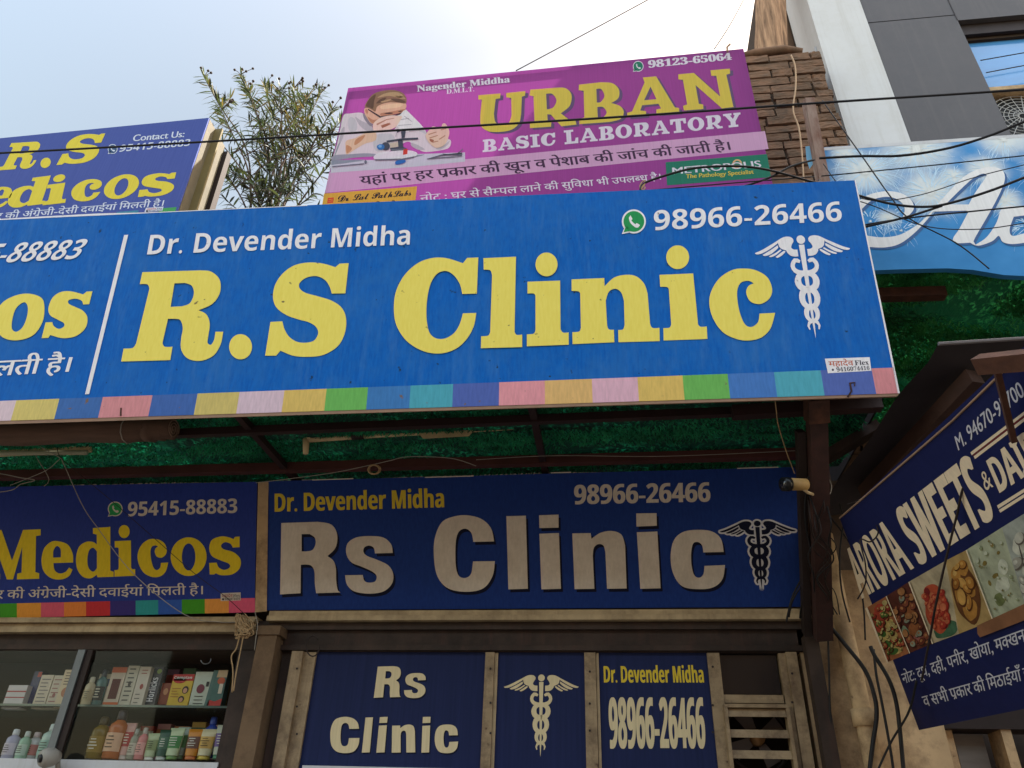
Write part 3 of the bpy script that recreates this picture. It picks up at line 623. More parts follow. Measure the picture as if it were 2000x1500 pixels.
carton('spice_carton', 'small brown red carton with a portrait print between two bigger cartons', 307, 328, 1376, 1334, Y1 + .05, (140, 66, 48), [('picture', (198, 140, 100), [ov(.5, .6, .22, .16)])], GB)
carton('nutrition_carton', 'yellow carton with a red top and two round child faces', 324, 366, 1381, 1317, Y1, (214, 178, 62), [('top', (190, 42, 46), [[(0, .8), (1, .8), (1, 1), (0, 1)], ov(.35, .82, .3, .1)]), ('hair', (48, 34, 32), [ov(.72, .52, .15, .12), ov(.62, .24, .14, .1)]), ('face', (206, 150, 120), [ov(.72, .5, .1, .08), ov(.62, .22, .09, .07)]), ('text_lines', (170, 110, 50), lines(.1, .5, .3, .55, 4, .02))], GB, words=[('Complan', 'sans', (.08, .83, .92, .94), (236, 226, 220), False)])
carton('protein_carton', 'white carton with a maroon round picture and grey green side', 367, 406, 1382, 1312, Y1, (196, 202, 188), [('side', (84, 116, 112), [[(.78, 0), (1, 0), (1, 1), (.88, 1)]]), ('picture', (118, 42, 66), [ov(.42, .52, .2, .13)]), ('print', (40, 44, 46), [rc(.66, .58, .8, .72)] + lines(.2, .7, .1, .3, 3, .02)), ('base', (142, 166, 142), [rc(0, 0, .78, .07)])], GB)
carton('baby_food_carton', 'teal and red carton with a cream top beside the window edge', 402, 431, 1380, 1309, Y1, (74, 112, 108), [('swoosh', (196, 48, 48), [[(0, 0), (.95, 0), (.98, .22), (.5, .14), (.1, .18)]]), ('top', (204, 176, 140), [[(.3, .8), (1, .8), (1, 1), (.35, 1)]]), ('picture', (200, 92, 58), [ov(.68, .7, .26, .1)]), ('stripe', (220, 208, 190), [rc(.62, .35, .88, .62)])], GB)
vessel('shampoo_bottle', 'cream tapering bottle with a dark round mark next to the steel mullion', 'bottle', 166, 1377, 1322, 20, Y1, (206, 190, 158), (210, 200, 180), 'flat', GB, (188, 168, 134))
vessel('lotion_bottle', 'teal and white lotion bottle in front of the dark gap', 'bottle', 186, 1379, 1308, 22, Y1 + .02, (84, 120, 122), (60, 66, 84), 'flat', GB, (30, 32, 40))
pr_ = random.Random(8); PAL = [(180, 60, 56), (214, 180, 80), (60, 96, 150), (206, 200, 190), (70, 120, 90), (190, 110, 60), (120, 70, 120), (200, 140, 150)]
for k in range(15):
    lo = k >= 8; x_ = (176 + (k % 8) * 33) if not lo else (190 + (k - 8) * 34); c1_, c2_ = pr_.sample(PAL, 2)
    carton('stock_carton', 'carton half hidden behind the front row in the darkest part of the display', x_, x_ + pr_.uniform(22, 30), 1381 if not lo else 1483, (1318 if not lo else 1420) - pr_.uniform(0, 14), 4.27, c1_, [('stripe', c2_, [rc(0, .62, 1, .85)]), ('print', (236, 232, 226), lines(.15, .85, .15, .5, 4, .04))], 'cartons behind the front row of the display')
# left bay, upper shelf
carton('medicine_carton', 'cream carton with pale printed lines, first behind the reflecting pane', 60, 85, 1384, 1318, Y1, (206, 190, 170), [('print', (120, 110, 112), lines(.15, .9, .2, .85, 7, .03))], GB)
carton('medicine_carton', 'cream carton with pale printed lines and a small logo, next to the tall one', 86, 107, 1384, 1319, Y1, (200, 186, 168), [('print', (150, 90, 90), lines(.15, .9, .2, .85, 6, .03) + [ov(.5, .4, .15, .06)])], GB)
carton('face_cream_carton', 'tall cream carton with a round portrait beside the steel mullion', 104, 128, 1382, 1308, Y1 - .02, (212, 190, 158), [('picture', (176, 110, 76), [ov(.55, .4, .3, .13)]), ('print', (110, 88, 80), lines(.2, .9, .6, .9, 5, .025))], GB)
carton('medicine_carton', 'navy carton with a red corner, standing behind cream cartons', 44, 60, 1382, 1311, Y1 + .04, (42, 46, 100), [('corner', (190, 60, 66), [rc(.55, .84, 1, .98)])], GB)
carton('toothpaste_carton', 'stack of white and red striped cartons at the window edge', 2, 40, 1384, 1338, Y1, (206, 198, 200), [('stripe', (168, 56, 62), [rc(0, .7, 1, .76), rc(0, .45, 1, .5)])], GB)
# lower shelf
Y2 = 4.10
low = [('tonic_bottle', 'olive yellow bottle in shade beside the pale reflection', 'bottle', 183, 1483, 1400, 32, (120, 96, 30), (70, 56, 30), 'round', (140, 112, 40)),
 ('serum_bottle', 'amber bottle with a dark cap and a round cream label', 'bottle', 216, 1483, 1388, 34, (176, 96, 50), (60, 52, 58), 'round', (214, 170, 140)),
 ('ointment_tube', 'slim rose tube with a red band next to the amber bottle', 'tube', 239, 1484, 1412, 20, (196, 150, 140), (190, 170, 160), 'tube', (164, 44, 48)),
 ('dropper_bottle', 'grey green dropper bottle between two pink ones', 'bottle', 254, 1484, 1423, 17, (150, 150, 134), (160, 160, 150), 'round', (196, 188, 172)),
 ('dropper_bottle', 'pink dropper bottle with a pale cap', 'bottle', 270, 1484, 1421, 18, (206, 128, 128), (190, 180, 170), 'round', (222, 160, 156)),
 ('cream_tube', 'pale green tube with printed lines beside the dark green one', 'tube', 290, 1485, 1432, 24, (178, 186, 146), (220, 214, 200), 'tube', (140, 150, 100)),
 ('cream_tube', 'dark green tube with a pale cap', 'tube', 313, 1485, 1425, 26, (46, 78, 58), (200, 200, 190), 'tube', (66, 100, 74)),
 ('face_wash_tube', 'white tube with a leafy green print', 'tube', 334, 1484, 1422, 28, (190, 200, 160), (120, 150, 90), 'tube', (70, 130, 66)),
 ('face_wash_tube', 'grey topped tube with green leaves behind the leafy white one', 'tube', 347, 1483, 1420, 24, (170, 176, 158), (130, 150, 110), 'tube', (96, 140, 80)),
 ('face_wash_tube', 'orange tube with a brown band', 'tube', 371, 1484, 1424, 28, (206, 132, 40), (206, 120, 70), 'tube', (110, 70, 50)),
 ('face_wash_tube', 'cream and yellow tube with a white swoosh below a tall blue one', 'tube', 397, 1484, 1424, 30, (214, 200, 160), (210, 180, 80), 'tube', (206, 160, 74)),
 ('lotion_bottle', 'blue bottle rising behind the cream and yellow tube', 'bottle', 402, 1480, 1400, 28, (40, 66, 150), (40, 70, 160), 'flat', (200, 204, 220)),
 ('face_wash_tube', 'pale tube with purple print at the window edge', 'tube', 424, 1483, 1416, 24, (190, 190, 170), (90, 140, 110), 'tube', (110, 80, 140)),
 ('talc_bottle', 'pale mint bottle with speckled print in front of the steel mullion', 'bottle', 86, 1484, 1414, 30, (184, 206, 196), (206, 216, 214), 'round', (150, 190, 180)),
 ('talc_bottle', 'white squat bottle with a red label behind the reflecting pane', 'bottle', 58, 1484, 1430, 26, (206, 206, 206), (212, 190, 190), 'round', (196, 120, 120)),
 ('talc_bottle', 'lavender bottle with a white cap near the window edge', 'bottle', 14, 1484, 1424, 24, (176, 172, 196), (216, 216, 220), 'round', (200, 190, 206)),
 ('talc_bottle', 'pale green bottle between the lavender and the red labelled ones', 'bottle', 38, 1484, 1428, 20, (160, 196, 172), (200, 206, 200), 'round', (190, 210, 196))]
for (n_, l_, c_, xc, yb, yt, wp, rgb, cap, prof, band) in low:
    vessel(n_, l_, c_, xc, yb, yt, wp, Y2 + (.05 if 'behind' in l_ else 0), rgb, cap, prof, GB, band)

# ================================================================== clinic window with its three printed panels
cw = thing('clinic_window', 'cream framed shop window holding three blue printed panels', 'window', (-.5, 4.0, 1.6))
zb_, zt_ = 1.2, zl0 - .004
def vbar(xa, xb, ya, yb, m=m_frame, y=3.98, d=.07, name='mullion', z0=zb_, z1=None):
    X0, X1 = at(xa, ya, y).x, at(xb, yb, y).x
    obj(name, MB().box(X0, X1, y, y + d, z0, z1 or zt_), m, cw)
vbar(569, 591, 1280, 1280, y=3.96, d=.09, name='frame'); vbar(593, 617, 1280, 1280, y=3.985)
vbar(948, 966, 1280, 1280); vbar(967, 973, 1280, 1280, y=3.992, m=m_ledge); vbar(1141, 1163, 1280, 1280); vbar(1164, 1169, 1280, 1280, y=3.992, m=m_ledge)
vbar(1381, 1405, 1280, 1280); vbar(1522, 1536, 1290, 1290, y=3.985); vbar(1537, 1558, 1290, 1290, y=3.96, d=.09, name='frame')
xa, xb = at(1406, 1350, 3.985).x, at(1521, 1300, 3.985).x
obj('transom', MB().box(xa, xb, 3.985, 4.05, at(1460, 1373, 3.985).z, at(1460, 1357, 3.985).z), m_frame, cw)
obj('pane', MB().box(xa, xb, 4.02, 4.03, at(1460, 1356, 4.02).z, zt_), M('dark_glass', (26, 24, 26), .15, .1, spec=.6), cw)
obj('sill', MB().box(at(590, 1499, 3.97).x, at(1400, 1499, 3.97).x, 3.97, 4.08, zb_ + .3, at(800, 1499, 3.97).z), m_white, cw)
obj('backing', MB().box(at(600, 1400, 4.2).x, at(1560, 1400, 4.2).x, 4.32, 4.34, 1, 2.75), m_steel, cw)
scw = random.Random(3)
for xs_ in (958, 1152, 1392, 580, 1547):
    for k in range(3):
        c_ = at(xs_, 1310 + 62 * k + scw.uniform(-8, 8), 3.978 if xs_ not in (580, 1547) else 3.958); obj('screw', MB().tube([c_, c_ + Vector((0, -.002, 0))], .0055, 8), m_steel, cw)
pn1 = tag(panel(None, P_WIN, [(580, 1530), (940, 1530), (949, 1270), (614, 1270)], f_win, 'window_sign', .012), 'blue window panel with two lines of cream clinic lettering', 'sign', 'blue panels in the clinic window')
def on_panel(pn, mb, name, m): return obj(name, mb, m, pn)
W1 = [('R', qs(730, 1363, 783, 1363, 62, 62, 7, 3)), ('s', qs(788, 1364, 830, 1363, 49, 49, 4, 3))]
def word(parent, plane, items, src, m, off=.003, shadow=None, sdx=(0, 0)):
    if shadow:
        mb = MB()
        for gname, q in items: place(mb, plane, [src[k] for k in gname.split('+')], [(p[0] + sdx[0], p[1] + sdx[1]) for p in q], off - .0012)
        obj('letter_shadow', mb, shadow, parent)
    mb = MB()
    for gname, q in items: place(mb, plane, [src[k] for k in gname.split('+')], q, off)
    return obj('lettering', mb, m, parent)
word(pn1, P_WIN, W1, K, f_creamw, shadow=f_shadow, sdx=(2, 3))
W2 = [('C', qs(643, 1471, 702, 1471, 71, 71, 4, 0)), ('l', qs(705, 1470, 722, 1470, 69, 69, 9, 8)), ('i+idot', qs(733, 1470, 751, 1470, 70, 70, 9, 8)), ('n', qs(763, 1470, 811, 1470, 55, 55, 3, 1)), ('i2+i2dot', qs(820, 1470, 838, 1470, 70, 70, 6, 6)), ('c', qs(848, 1471, 894, 1471, 56, 56, 2, 2))]
word(pn1, P_WIN, W2, K, f_creamw, shadow=f_shadow, sdx=(2, 3))
pn2 = tag(panel(None, P_WIN, [(962, 1530), (1146, 1530), (1142, 1270), (972, 1270)], f_win, 'window_sign', .012), 'narrow blue window panel with a cream winged staff emblem', 'sign', 'blue panels in the clinic window')
def emq(head, xd, yd): h = Vector(head); xd = Vector(xd); yd = Vector(yd); return [tuple(h - xd + yd * 2.15), tuple(h + xd + yd * 2.15), tuple(h + xd - yd * .1), tuple(h - xd - yd * .1)]
obj('emblem', winged_staff(MB(), P_WIN, emq((1057.5, 1324), (70, 0), (-1, 72)), .003), f_creamw, pn2)
pn3 = tag(panel(None, P_WIN, [(1170, 1530), (1405, 1530), (1383, 1270), (1167, 1270)], f_win, 'window_sign', .012), 'blue window panel with a yellow name line and tall narrow phone number', 'sign', 'blue panels in the clinic window')
lettering(pn3, P_WIN, 'Dr. Devender Midha', 'sans', qs(1180, 1333, 1375, 1333, 32, 32, -1, -3), f_ydul, bold=2)
lettering(pn3, P_WIN, '98966-26466', 'sans', qs(1191, 1461, 1378, 1461, 98, 98, -2, -5), f_creamw, bold=3, name='phone_number')
# dusty strip at the foot of the panes
# exhaust louvre
ex = thing('exhaust_vent', 'cream slatted vent with a small fan behind the slats', 'vent', (at(1470, 1440, 3.95).x, 3.95, 1.9))
vx0, vx1 = at(1413, 1380, 3.955).x, at(1540, 1380, 3.955).x; vz1 = at(1470, 1376, 3.955).z; vz0 = vz1 - .42
fr = MB().box(vx0, vx0 + .016, 3.94, 4.0, vz0, vz1 - .016).box(vx1 - .016, vx1, 3.94, 4.0, vz0, vz1 - .016).box(vx0, vx1, 3.94, 4.0, vz1 - .015, vz1)
obj('frame', fr, m_frame, ex)
for k in range(5):
    zc = at(1470, 1391 + 40.5 * k, 3.96).z
    obj('slat', MB().box8([(vx0 + .017, 3.945, zc - .022), (vx1 - .017, 3.945, zc - .022), (vx1 - .017, 3.96, zc + .014), (vx0 + .017, 3.96, zc + .014), (vx0 + .017, 3.949, zc - .022), (vx1 - .017, 3.949, zc - .022), (vx1 - .017, 3.964, zc + .014), (vx0 + .017, 3.964, zc + .014)]), m_frame, ex)
fc = Vector((at(1480, 1440, 4.08).x, 4.08, at(1480, 1440, 4.08).z))
obj('fan_hub', MB().tube([fc, fc + Vector((0, .06, 0))], .035, 18), M('fan_brass', (150, 110, 70), .4, .1, metal=.5), ex, True)
fb = MB()
for k in range(4):
    a = k * math.pi / 2 + .5; e1 = Vector((math.cos(a), 0, math.sin(a))); e2 = Vector((-math.sin(a), .35, math.cos(a)))
    fb.quad(fc + e1 * .036 - e2 * .02 + Vector((0, .02, 0)), fc + e1 * .13 - e2 * .04 + Vector((0, .02, 0)), fc + e1 * .13 + e2 * .04 + Vector((0, .02, 0)), fc + e1 * .036 + e2 * .02 + Vector((0, .02, 0)))
obj('fan_blade', fb, M('fan_grey', (96, 84, 78), .5), ex)
obj('fan_ring', MB().tube([fc + Vector((.15 * math.cos(6.2832 * i / 24), .03, .15 * math.sin(6.2832 * i / 24))) for i in range(25)], .008, 6), m_steel, ex, True)

# ================================================================== the two tilted signs over the shop fronts
ls = thing('clinic_fascia_sign', 'dark blue tilted sign with big cream clinic lettering and winged staff', 'sign', tuple(P_LOW.at((1060, 1192))))
panel(ls, P_LOW, [(520, 1192), (1590, 1185), (1557, 912), (525, 940)], f_navy, thick=.03)
lettering(ls, P_LOW, 'Dr. Devender Midha', 'sans', qs(537, 999.6, 867, 990.6, 35.5, 35.5, 0, -1), f_ydul, bold=2)
lettering(ls, P_LOW, '98966-26466', 'sans', qs(1122, 984.8, 1387, 979.6, 37.5, 37.5, 0, -1), f_cream, bold=2, name='phone_number')
sh = MB(); lt = MB()
for k in ('R', 's', 'C', 'l', 'i', 'idot', 'n', 'i2', 'i2dot', 'c'):
    px_shape(P_LOW, [[[(p[0] + 4, p[1] + 6) + tuple(p[2:]) for p in c] for c in K[k]]], .002, sh); px_shape(P_LOW, [K[k]], .004, lt)
obj('letter_shadow', sh, f_shadow, ls); obj('lettering', lt, f_cream, ls)
eq = emq((1479, 1022.5), (71, -1), (4.2, 60))
obj('emblem_outline', winged_staff(MB(), P_LOW, eq, .002, grow=.055), flex('vinyl_emblem_halo', (208, 206, 210)), ls)
obj('emblem', winged_staff(MB(), P_LOW, eq, .005), f_shadow, ls)
for a, b in (((610, 937.6), (690, 935)), ((830, 932.5), (925, 929.8)), ((1076, 923.6), (1115, 922.4)), ((1440, 914.8), (1520, 912.6))):
    mb = MB().poly([P_LOW.at(p, .003) for p in ((a[0], a[1] + .8), (b[0], b[1] + .8), (b[0], b[1] - 1), (a[0], a[1] - 1))]); obj('peeled_edge', mb, f_cream, ls)
for k in (1,): pass
post = tag(obj('divider_strip', MB().box8([P_LOW.at(p, .012) for p in ((498, 1196), (521, 1194), (524, 941), (504, 943))] + [P_LOW.at(p, -.03) for p in ((498, 1196), (521, 1194), (524, 941), (504, 943))]), m_cream), 'cream vertical strip between the two dark blue fascia signs', 'strip')

lm = thing('medical_fascia_sign', 'dark blue tilted sign with mustard medical lettering and a coloured stripe at its foot', 'sign', tuple(P_LOW.at((250, 1200))))
panel(lm, P_LOW, [(-330, 1215), (497, 1196), (502, 941), (-310, 957)], f_low, thick=.03)
phone_icon(lm, P_LOW, (225, 994), 14.5, f_green, f_cream)
lettering(lm, P_LOW, '95415-88883', 'sans', qs(249, 1008.5, 463, 1001.5, 28, 28, 2, 0), f_cream, bold=1, name='phone_number')
ws = lambda x0, x1, yt, yb: qs(x0, 750 + yb, x1, 750 + yb - .02 * (x1 - x0), yb - yt, yb - yt, 0, 0)
E3 = lambda x0, x1, yt, yb: [(x0 / 3.333, 750 + yb / 3.333), (x1 / 3.333, 750 + yb / 3.333), (x1 / 3.333, 750 + yt / 3.333), (x0 / 3.333, 750 + yt / 3.333)]
lt = MB()
for k in ('M', 'e', 'd', 'o', 's'): px_shape(P_LOW, [G[k]], .003, lt)
place(lt, P_LOW, [G['i'], G['idot']], E3(745, 880, 918, 1254), .003)
place(lt, P_LOW, [G['c']], E3(895, 1095, 1008, 1258), .003)
place(lt, P_LOW, [G['R']], E3(-700, -480, 960, 1290), .003); place(lt, P_LOW, [G['S']], E3(-400, -200, 955, 1288), .003); place(lt, P_LOW, [G['.']], E3(-470, -420, 1230, 1290), .003)
obj('lettering', lt, f_ylow, lm)
lettering(lm, P_LOW, 'हर प^रकार की अंग^रेजी-देसी दवाईयां िमलती है।'.replace('^र', '^'), 'hindi', qs(-96, 1171.5, 396, 1160.5, 16, 16, 2, 0), f_cream, name='tagline', bold=1)
xs = [-330, -60, 0, 33, 80, 125, 168, 215, 265, 309, 355, 400, 447, 498]
cs = [(60, 90, 170), (200, 60, 70), (60, 140, 50), (70, 150, 40), (224, 150, 60), (212, 90, 110), (226, 130, 60), (196, 52, 58), (60, 50, 120), (50, 150, 150), (52, 90, 170), (70, 150, 40), (226, 150, 70), (216, 90, 120)]
for i in range(len(xs) - 1):
    a, b = xs[i], xs[i + 1]; yt = lambda x: 1179 - .0225 * x; yb = lambda x: 1207.5 - .0235 * x
    sheet(lm, P_LOW, [[(a, yb(a)), (b, yb(b)), (b, yt(b)), (a, yt(a))]], flex('stripe_%d' % i, cs[i + 1] if i else cs[0]), 'stripe_block', .0025)
def sticker(parent, plane, q, m, ink, ink2, off=.003):
    parent = sheet(parent, plane, [q], m, 'sticker', off); h = homography(q)
    s = lambda u0, v0, u1, v1: [h(u0, v0), h(u1, v0), h(u1, v1), h(u0, v1)]
    lettering(parent, plane, 'महादेव', 'hindi', s(.06, .46, .60, .80), ink, off + .001, 'printer_name', bold=1)
    lettering(parent, plane, 'Flex', 'serif', s(.63, .46, .96, .80), ink2, off + .001, 'printer_name')
    lettering(parent, plane, '9416074416', 'serif', s(.2, .08, .96, .36), ink2, off + .001, 'printer_number')
    mb = MB(); c0 = h(.12, .22); mb.poly([plane.at((c0[0] + 2.2 * math.cos(.7 * i), c0[1] + 2.2 * math.sin(.7 * i)), off + .001) for i in range(9)]); obj('printer_mark', mb, ink2, parent)
s_red = flex('sticker_red', (196, 96, 66)); s_ink = flex('sticker_ink', (58, 52, 66))
sticker(lm, P_LOW, [(431, 1174), (470, 1172.5), (470, 1157), (431, 1158.5)], f_cream, flex('sticker_low_red', (150, 40, 60)), s_ink, .004)

# ================================================================== the big upper sign
ms = thing('clinic_board', 'widest bright blue board with yellow slab clinic lettering over the green canopy', 'sign', tuple(P_MAIN.at((880, 795))))
VX, VY = 1032, -2749
def drop(x, y0, y1): return VX + (x - VX) * (y1 - VY) / (y0 - VY)
topl = lambda x: 428 - .0455 * x; botl = lambda x: 822 - .0307 * x
XL = -860
xlb = drop(XL, topl(XL), botl(XL))
# face as a fine grid with a slight ripple of the stretched vinyl
def grid_panel(parent, plane, q, m, name, nx, ny, amp, thick, seed):
    h = homography(q); mb = MB()
    for j in range(ny + 1):
        for i in range(nx + 1):
            p = plane.at(h(i / nx, j / ny)); e = min(1, 6 * min(i / nx, 1 - i / nx, j / ny, 1 - j / ny) + .0)
            mb.v.append(p + plane.n * (amp * e * (noise.noise(Vector((p.x * 1.6 + seed, p.z * 3.1, 0))) - .6)))
    for j in range(ny):
        for i in range(nx): a = j * (nx + 1) + i; mb.f.append((a, a + 1, a + nx + 2, a + nx + 1))
    o = obj(name, mb, m, parent, True)
    f = [plane.at(p) - plane.n * .0065 for p in q]; obj('backing', MB().box8(f + [p - plane.n * thick for p in f]), m_board, parent)
    return o
QM = [(xlb, botl(xlb)), (1757, 768), (1671, 352), (XL, topl(XL))]
grid_panel(ms, P_MAIN, QM, f_main, 'panel', 90, 20, .0032, .04, 3)
# pale folded edges and the brown bottom rail
hM = homography(QM)
e = MB(); e.poly([P_MAIN.at(p, .0018) for p in ((XL, topl(XL) + 2.2), (600, topl(600) + 1.2), (600, topl(600)), (XL, topl(XL)))]); obj('folded_edge', e, f_whi, ms)
e = MB(); e.poly([P_MAIN.at(p, .0018) for p in ((1753.5, 768), (1757.5, 768), (1671.5, 352), (1669, 352))])
obj('folded_edge', e, f_whi, ms)
e = MB(); e.box8([P_MAIN.at(p, -.001) for p in ((xlb, botl(xlb) + 7), (1752, 774), (1757, 768.4), (xlb, botl(xlb) + .4))] + [P_MAIN.at(p, -.04) for p in ((xlb, botl(xlb) + 7), (1752, 774), (1757, 768.4), (xlb, botl(xlb) + .4))]); obj('bottom_rail', e, m_board, ms)
lt = MB()
for k in ('R', '.', 'S', 'C', 'l', 'i', 'idot', 'n', 'i2', 'i2dot', 'c'): px_shape(P_MAIN, [G[k]], .003, lt, 8)
o_it = crop(*A_, [[(205,620,1),(290,650,1),(310,720,1),(295,820,1),(230,910,1),(120,945,1),(20,925,1),(-30,850,1),(-32,760,1),(20,680,1),(110,632,1)], [(165,680,1),(192,705,1),(190,770,1),(160,850,1),(115,885,1),(84,865,1),(86,800,1),(112,722,1)]])
s_it = crop(*A_, [[(645,603),(622,693),(580,695),(570,670,1),(530,655,1),(480,665,1),(480,690,1),(520,710,1),(580,740,1),(610,790,1),(595,860,1),(530,915,1),(440,930,1),(350,908),(338,928),(290,930),(318,820),(365,818),(375,845,1),(410,865,1),(445,850,1),(445,825,1),(400,800,1),(350,770,1),(338,720,1),(365,650,1),(420,610,1),(490,603,1),(580,625),(605,605)]])
px_shape(P_MAIN, [o_it], .003, lt, 8); px_shape(P_MAIN, [s_it], .003, lt, 8)
place(lt, P_MAIN, [G['c']], qs(-110, 672, -22, 667, 92, 92, 24, 24), .003); place(lt, P_MAIN, [G['i'], G['idot']], qs(-190, 675, -120, 672, 125, 125, 34, 34), .003); place(lt, P_MAIN, [G['e']], qs(-412, 688, -308, 683, 92, 92, 26, 25), .003); place(lt, P_MAIN, [G['M']], qs(-640, 696, -425, 689, 124, 124, 36, 35), .003); place(lt, P_MAIN, [G['d']], qs(-300, 682, -195, 676, 130, 130, 38, 34), .003)
obj('lettering', lt, f_yel, ms)
lettering(ms, P_MAIN, 'Dr. Devender Midha', 'sans', qs(287, 497, 800, 477.5, 38, 37, 7, 2), f_whi, name='name_line')
phone_icon(ms, P_MAIN, (1238, 432.5), 23.5, f_green, f_whi)
lettering(ms, P_MAIN, '98966-26466', 'sans', qs(1277, 449.5, 1645, 431.5, 38.5, 38, 0, -3), f_whi, name='phone_number')
lettering(ms, P_MAIN, '95415-88883', 'sans', qs(-152, 521, 150, 505, 38, 38.5, 30, 26), f_whi, name='phone_number')
lettering(ms, P_MAIN, 'िमलती है।', 'hindi', qs(-66, 737.5, 133, 726, 29.5, 28.5, 9, 8), f_whi, name='tagline', bold=2)
sheet(ms, P_MAIN, [[(166, 770), (174, 769.6), (250.5, 458.4), (242.5, 459)]], f_whi, 'divider_line', .0025)
obj('emblem', winged_staff(MB(), P_MAIN, emq((1564, 468), (89, -4.5), (13.8, 90)), .003), f_whi, ms)
xs = [XL, -760, -665, -570, -470, -380, -300, -215, -130, -50, 32, 116, 201, 298, 386, 468, 555.6, 638, 719, 802, 885, 975, 1064, 1156, 1245, 1333, 1421, 1511.5, 1602.5, 1702, 1745.5]
cs = [(220, 150, 158), (226, 190, 120), (94, 190, 90), (220, 196, 204), (60, 120, 190), (80, 170, 190), (70, 104, 172), (220, 150, 158), (226, 190, 120), (220, 196, 204), (214, 194, 116), (66, 108, 172), (212, 142, 146), (68, 104, 172), (206, 186, 112), (214, 188, 200), (218, 186, 104), (110, 180, 92), (66, 124, 186), (80, 166, 184), (84, 104, 176), (226, 152, 160), (222, 180, 116), (222, 176, 192), (222, 188, 104), (112, 182, 92), (74, 124, 194), (84, 168, 186), (88, 108, 178), (214, 140, 144)]
st = lambda x: 783 - .0373 * x + .000000 * x
for i in range(len(xs) - 1):
    a, b = xs[i], xs[i + 1]; ba, bb = drop(a, st(a), botl(a)), drop(b, st(b), botl(b)); 
    sheet(ms, P_MAIN, [[(ba, botl(ba)), (min(bb, 1756.5), botl(bb)), (b, st(b)), (a, st(a))]], flex('band_%d_%d_%d' % cs[i], cs[i], var=.1, spot=(120, 100, 90), spot_scale=24), 'stripe_block', .0018)
sticker(ms, P_MAIN, [(1617, 729), (1702, 724), (1698.5, 697.5), (1611, 700.5)], f_whi, s_red, s_ink)
# rusty hook and stains at the foot of the board
hk = MB().tube([P_MAIN.at(p, .004) for p in ((1656, 775), (1663, 764), (1660, 748))], .004, 6).tube([P_MAIN.at(p, .004) for p in ((1660, 748), (1670, 747), (1669, 754))], .003, 6)
tag(obj('hook', hk, m_rust), 'small rusty hook at the foot of the bright blue board near its sticker', 'hook', 'rusty hooks under the blue board')
tag(obj('hook', MB().tube([P_MAIN.at(p, .004) for p in ((236, 812), (236, 806), (236.5, 797))], .004, 6), m_rust), 'short rusty hook over the pink stripe block of the blue board', 'hook', 'rusty hooks under the blue board')

# ================================================================== banner of the laboratory (stretched translucent cloth, nothing behind it)
lb = thing('laboratory_banner', 'purple banner with yellow slab lettering and a printed photo of a person at a microscope', 'banner', tuple(P_LAB.at((1068, 400))))
QL = [(610, 486), (1526, 438), (1452, 95), (680, 172)]
obj('panel', MB().poly([P_LAB.at(p) for p in QL]), l_purple, lb)
e = MB(); a, b, c_, d_ = [P_LAB.at(p, -.03) for p in ((622, 484), (1514, 438), (1443, 105), (690, 181))]
for p, q in ((a, b), (b, c_), (c_, d_), (d_, a)): e.bar(p, q, .03, .03, (0, 1, 0))
m_ = [(0.33, 0), (0.66, 0)]
obj('frame', e, m_steel, lb)
sheet(lb, P_LAB, [[(635, 377), (1501, 291), (1494, 256), (643, 336)]], l_band, 'light_band', -.0015 + .003)
lettering(lb, P_LAB, 'यहां पर हर प^कार की खून व पेशाब की जांच की जाती है।', 'hindi', qs(705, 361, 1427, 292.5, 16, 15.5, -3, -4), l_dark, name='service_line', bold=2, off=.003)
lettering(lb, P_LAB, 'नोट : घर से सैम~पल लाने की सुिवधा भी उपलब~ध है।', 'hindi', qs(821, 394, 1291, 350.5, 12.5, 11, -1, -2), l_white, name='note_line', bold=1)
sheet(lb, P_LAB, [[(628, 407), (811, 396.5), (814.5, 364), (633, 378)]], l_gold, 'partner_box', .002)
lettering(lb, P_LAB, 'Dr Lal PathLabs', 'script', qs(660, 394, 803, 381.5, 12, 11, 1, 0), l_ink, name='partner_name', bold=2, off=.003)
sheet(lb, P_LAB, [[(639, 397), (650.5, 396), (652, 385.5), (640.5, 386.5)]], flex('logo_red', (196, 60, 40)), 'partner_logo', .003)
sheet(lb, P_LAB, [[(641, 393.6), (650, 392.8), (650, 392), (641, 392.8)], [(641.5, 390.2), (650.5, 389.4), (650.5, 388.6), (641.5, 389.4)]], l_gold, 'partner_logo_line', .004)
lettering(lb, P_LAB, 'लाल पैथलैब्स', 'hindi', qs(690, 408, 803, 400, 8, 8, 0, 0), l_ink, name='partner_name', bold=1, off=.003)
sheet(lb, P_LAB, [[(1303, 362), (1506, 346), (1498, 301), (1300, 317)]], l_green, 'partner_box', .002)
lettering(lb, P_LAB, 'METROPOLIS', 'plain', qs(1314, 340.5, 1487, 326, 13, 12.5, -1, -3), l_white, name='partner_name', bold=2, off=.004)
obj('partner_logo', px_shape(P_LAB, [[ell(1440, 320, 9.5, 9), ell(1440, 320, 6.2, 6)]], .0042), flex('logo_gold', (190, 150, 110)), lb)
lettering(lb, P_LAB, 'The Pathology Specialist', 'plain', qs(1340, 348.5, 1472, 339, 8, 8, 0, -1), l_yel, name='partner_tagline', bold=2, off=.004)
lettering(lb, P_LAB, 'Nagender Middha', 'serif', qs(815, 179, 996, 160.5, 12, 12, -1, -1), l_white, name='name_line', bold=2)
lettering(lb, P_LAB, 'D.M.L.T.', 'serif', qs(872, 183.5, 926, 178, 9, 9, 0, 0), l_white, name='name_line', bold=1)
phone_icon(lb, P_LAB, (1246.5, 129.5), 10.5, l_green, l_white)
lettering(lb, P_LAB, '98123-65064', 'serif', qs(1267, 132.5, 1429, 116.5, 13.5, 13, -1, -2), l_white, name='phone_number', bold=3)
sh = MB(); lt = MB()
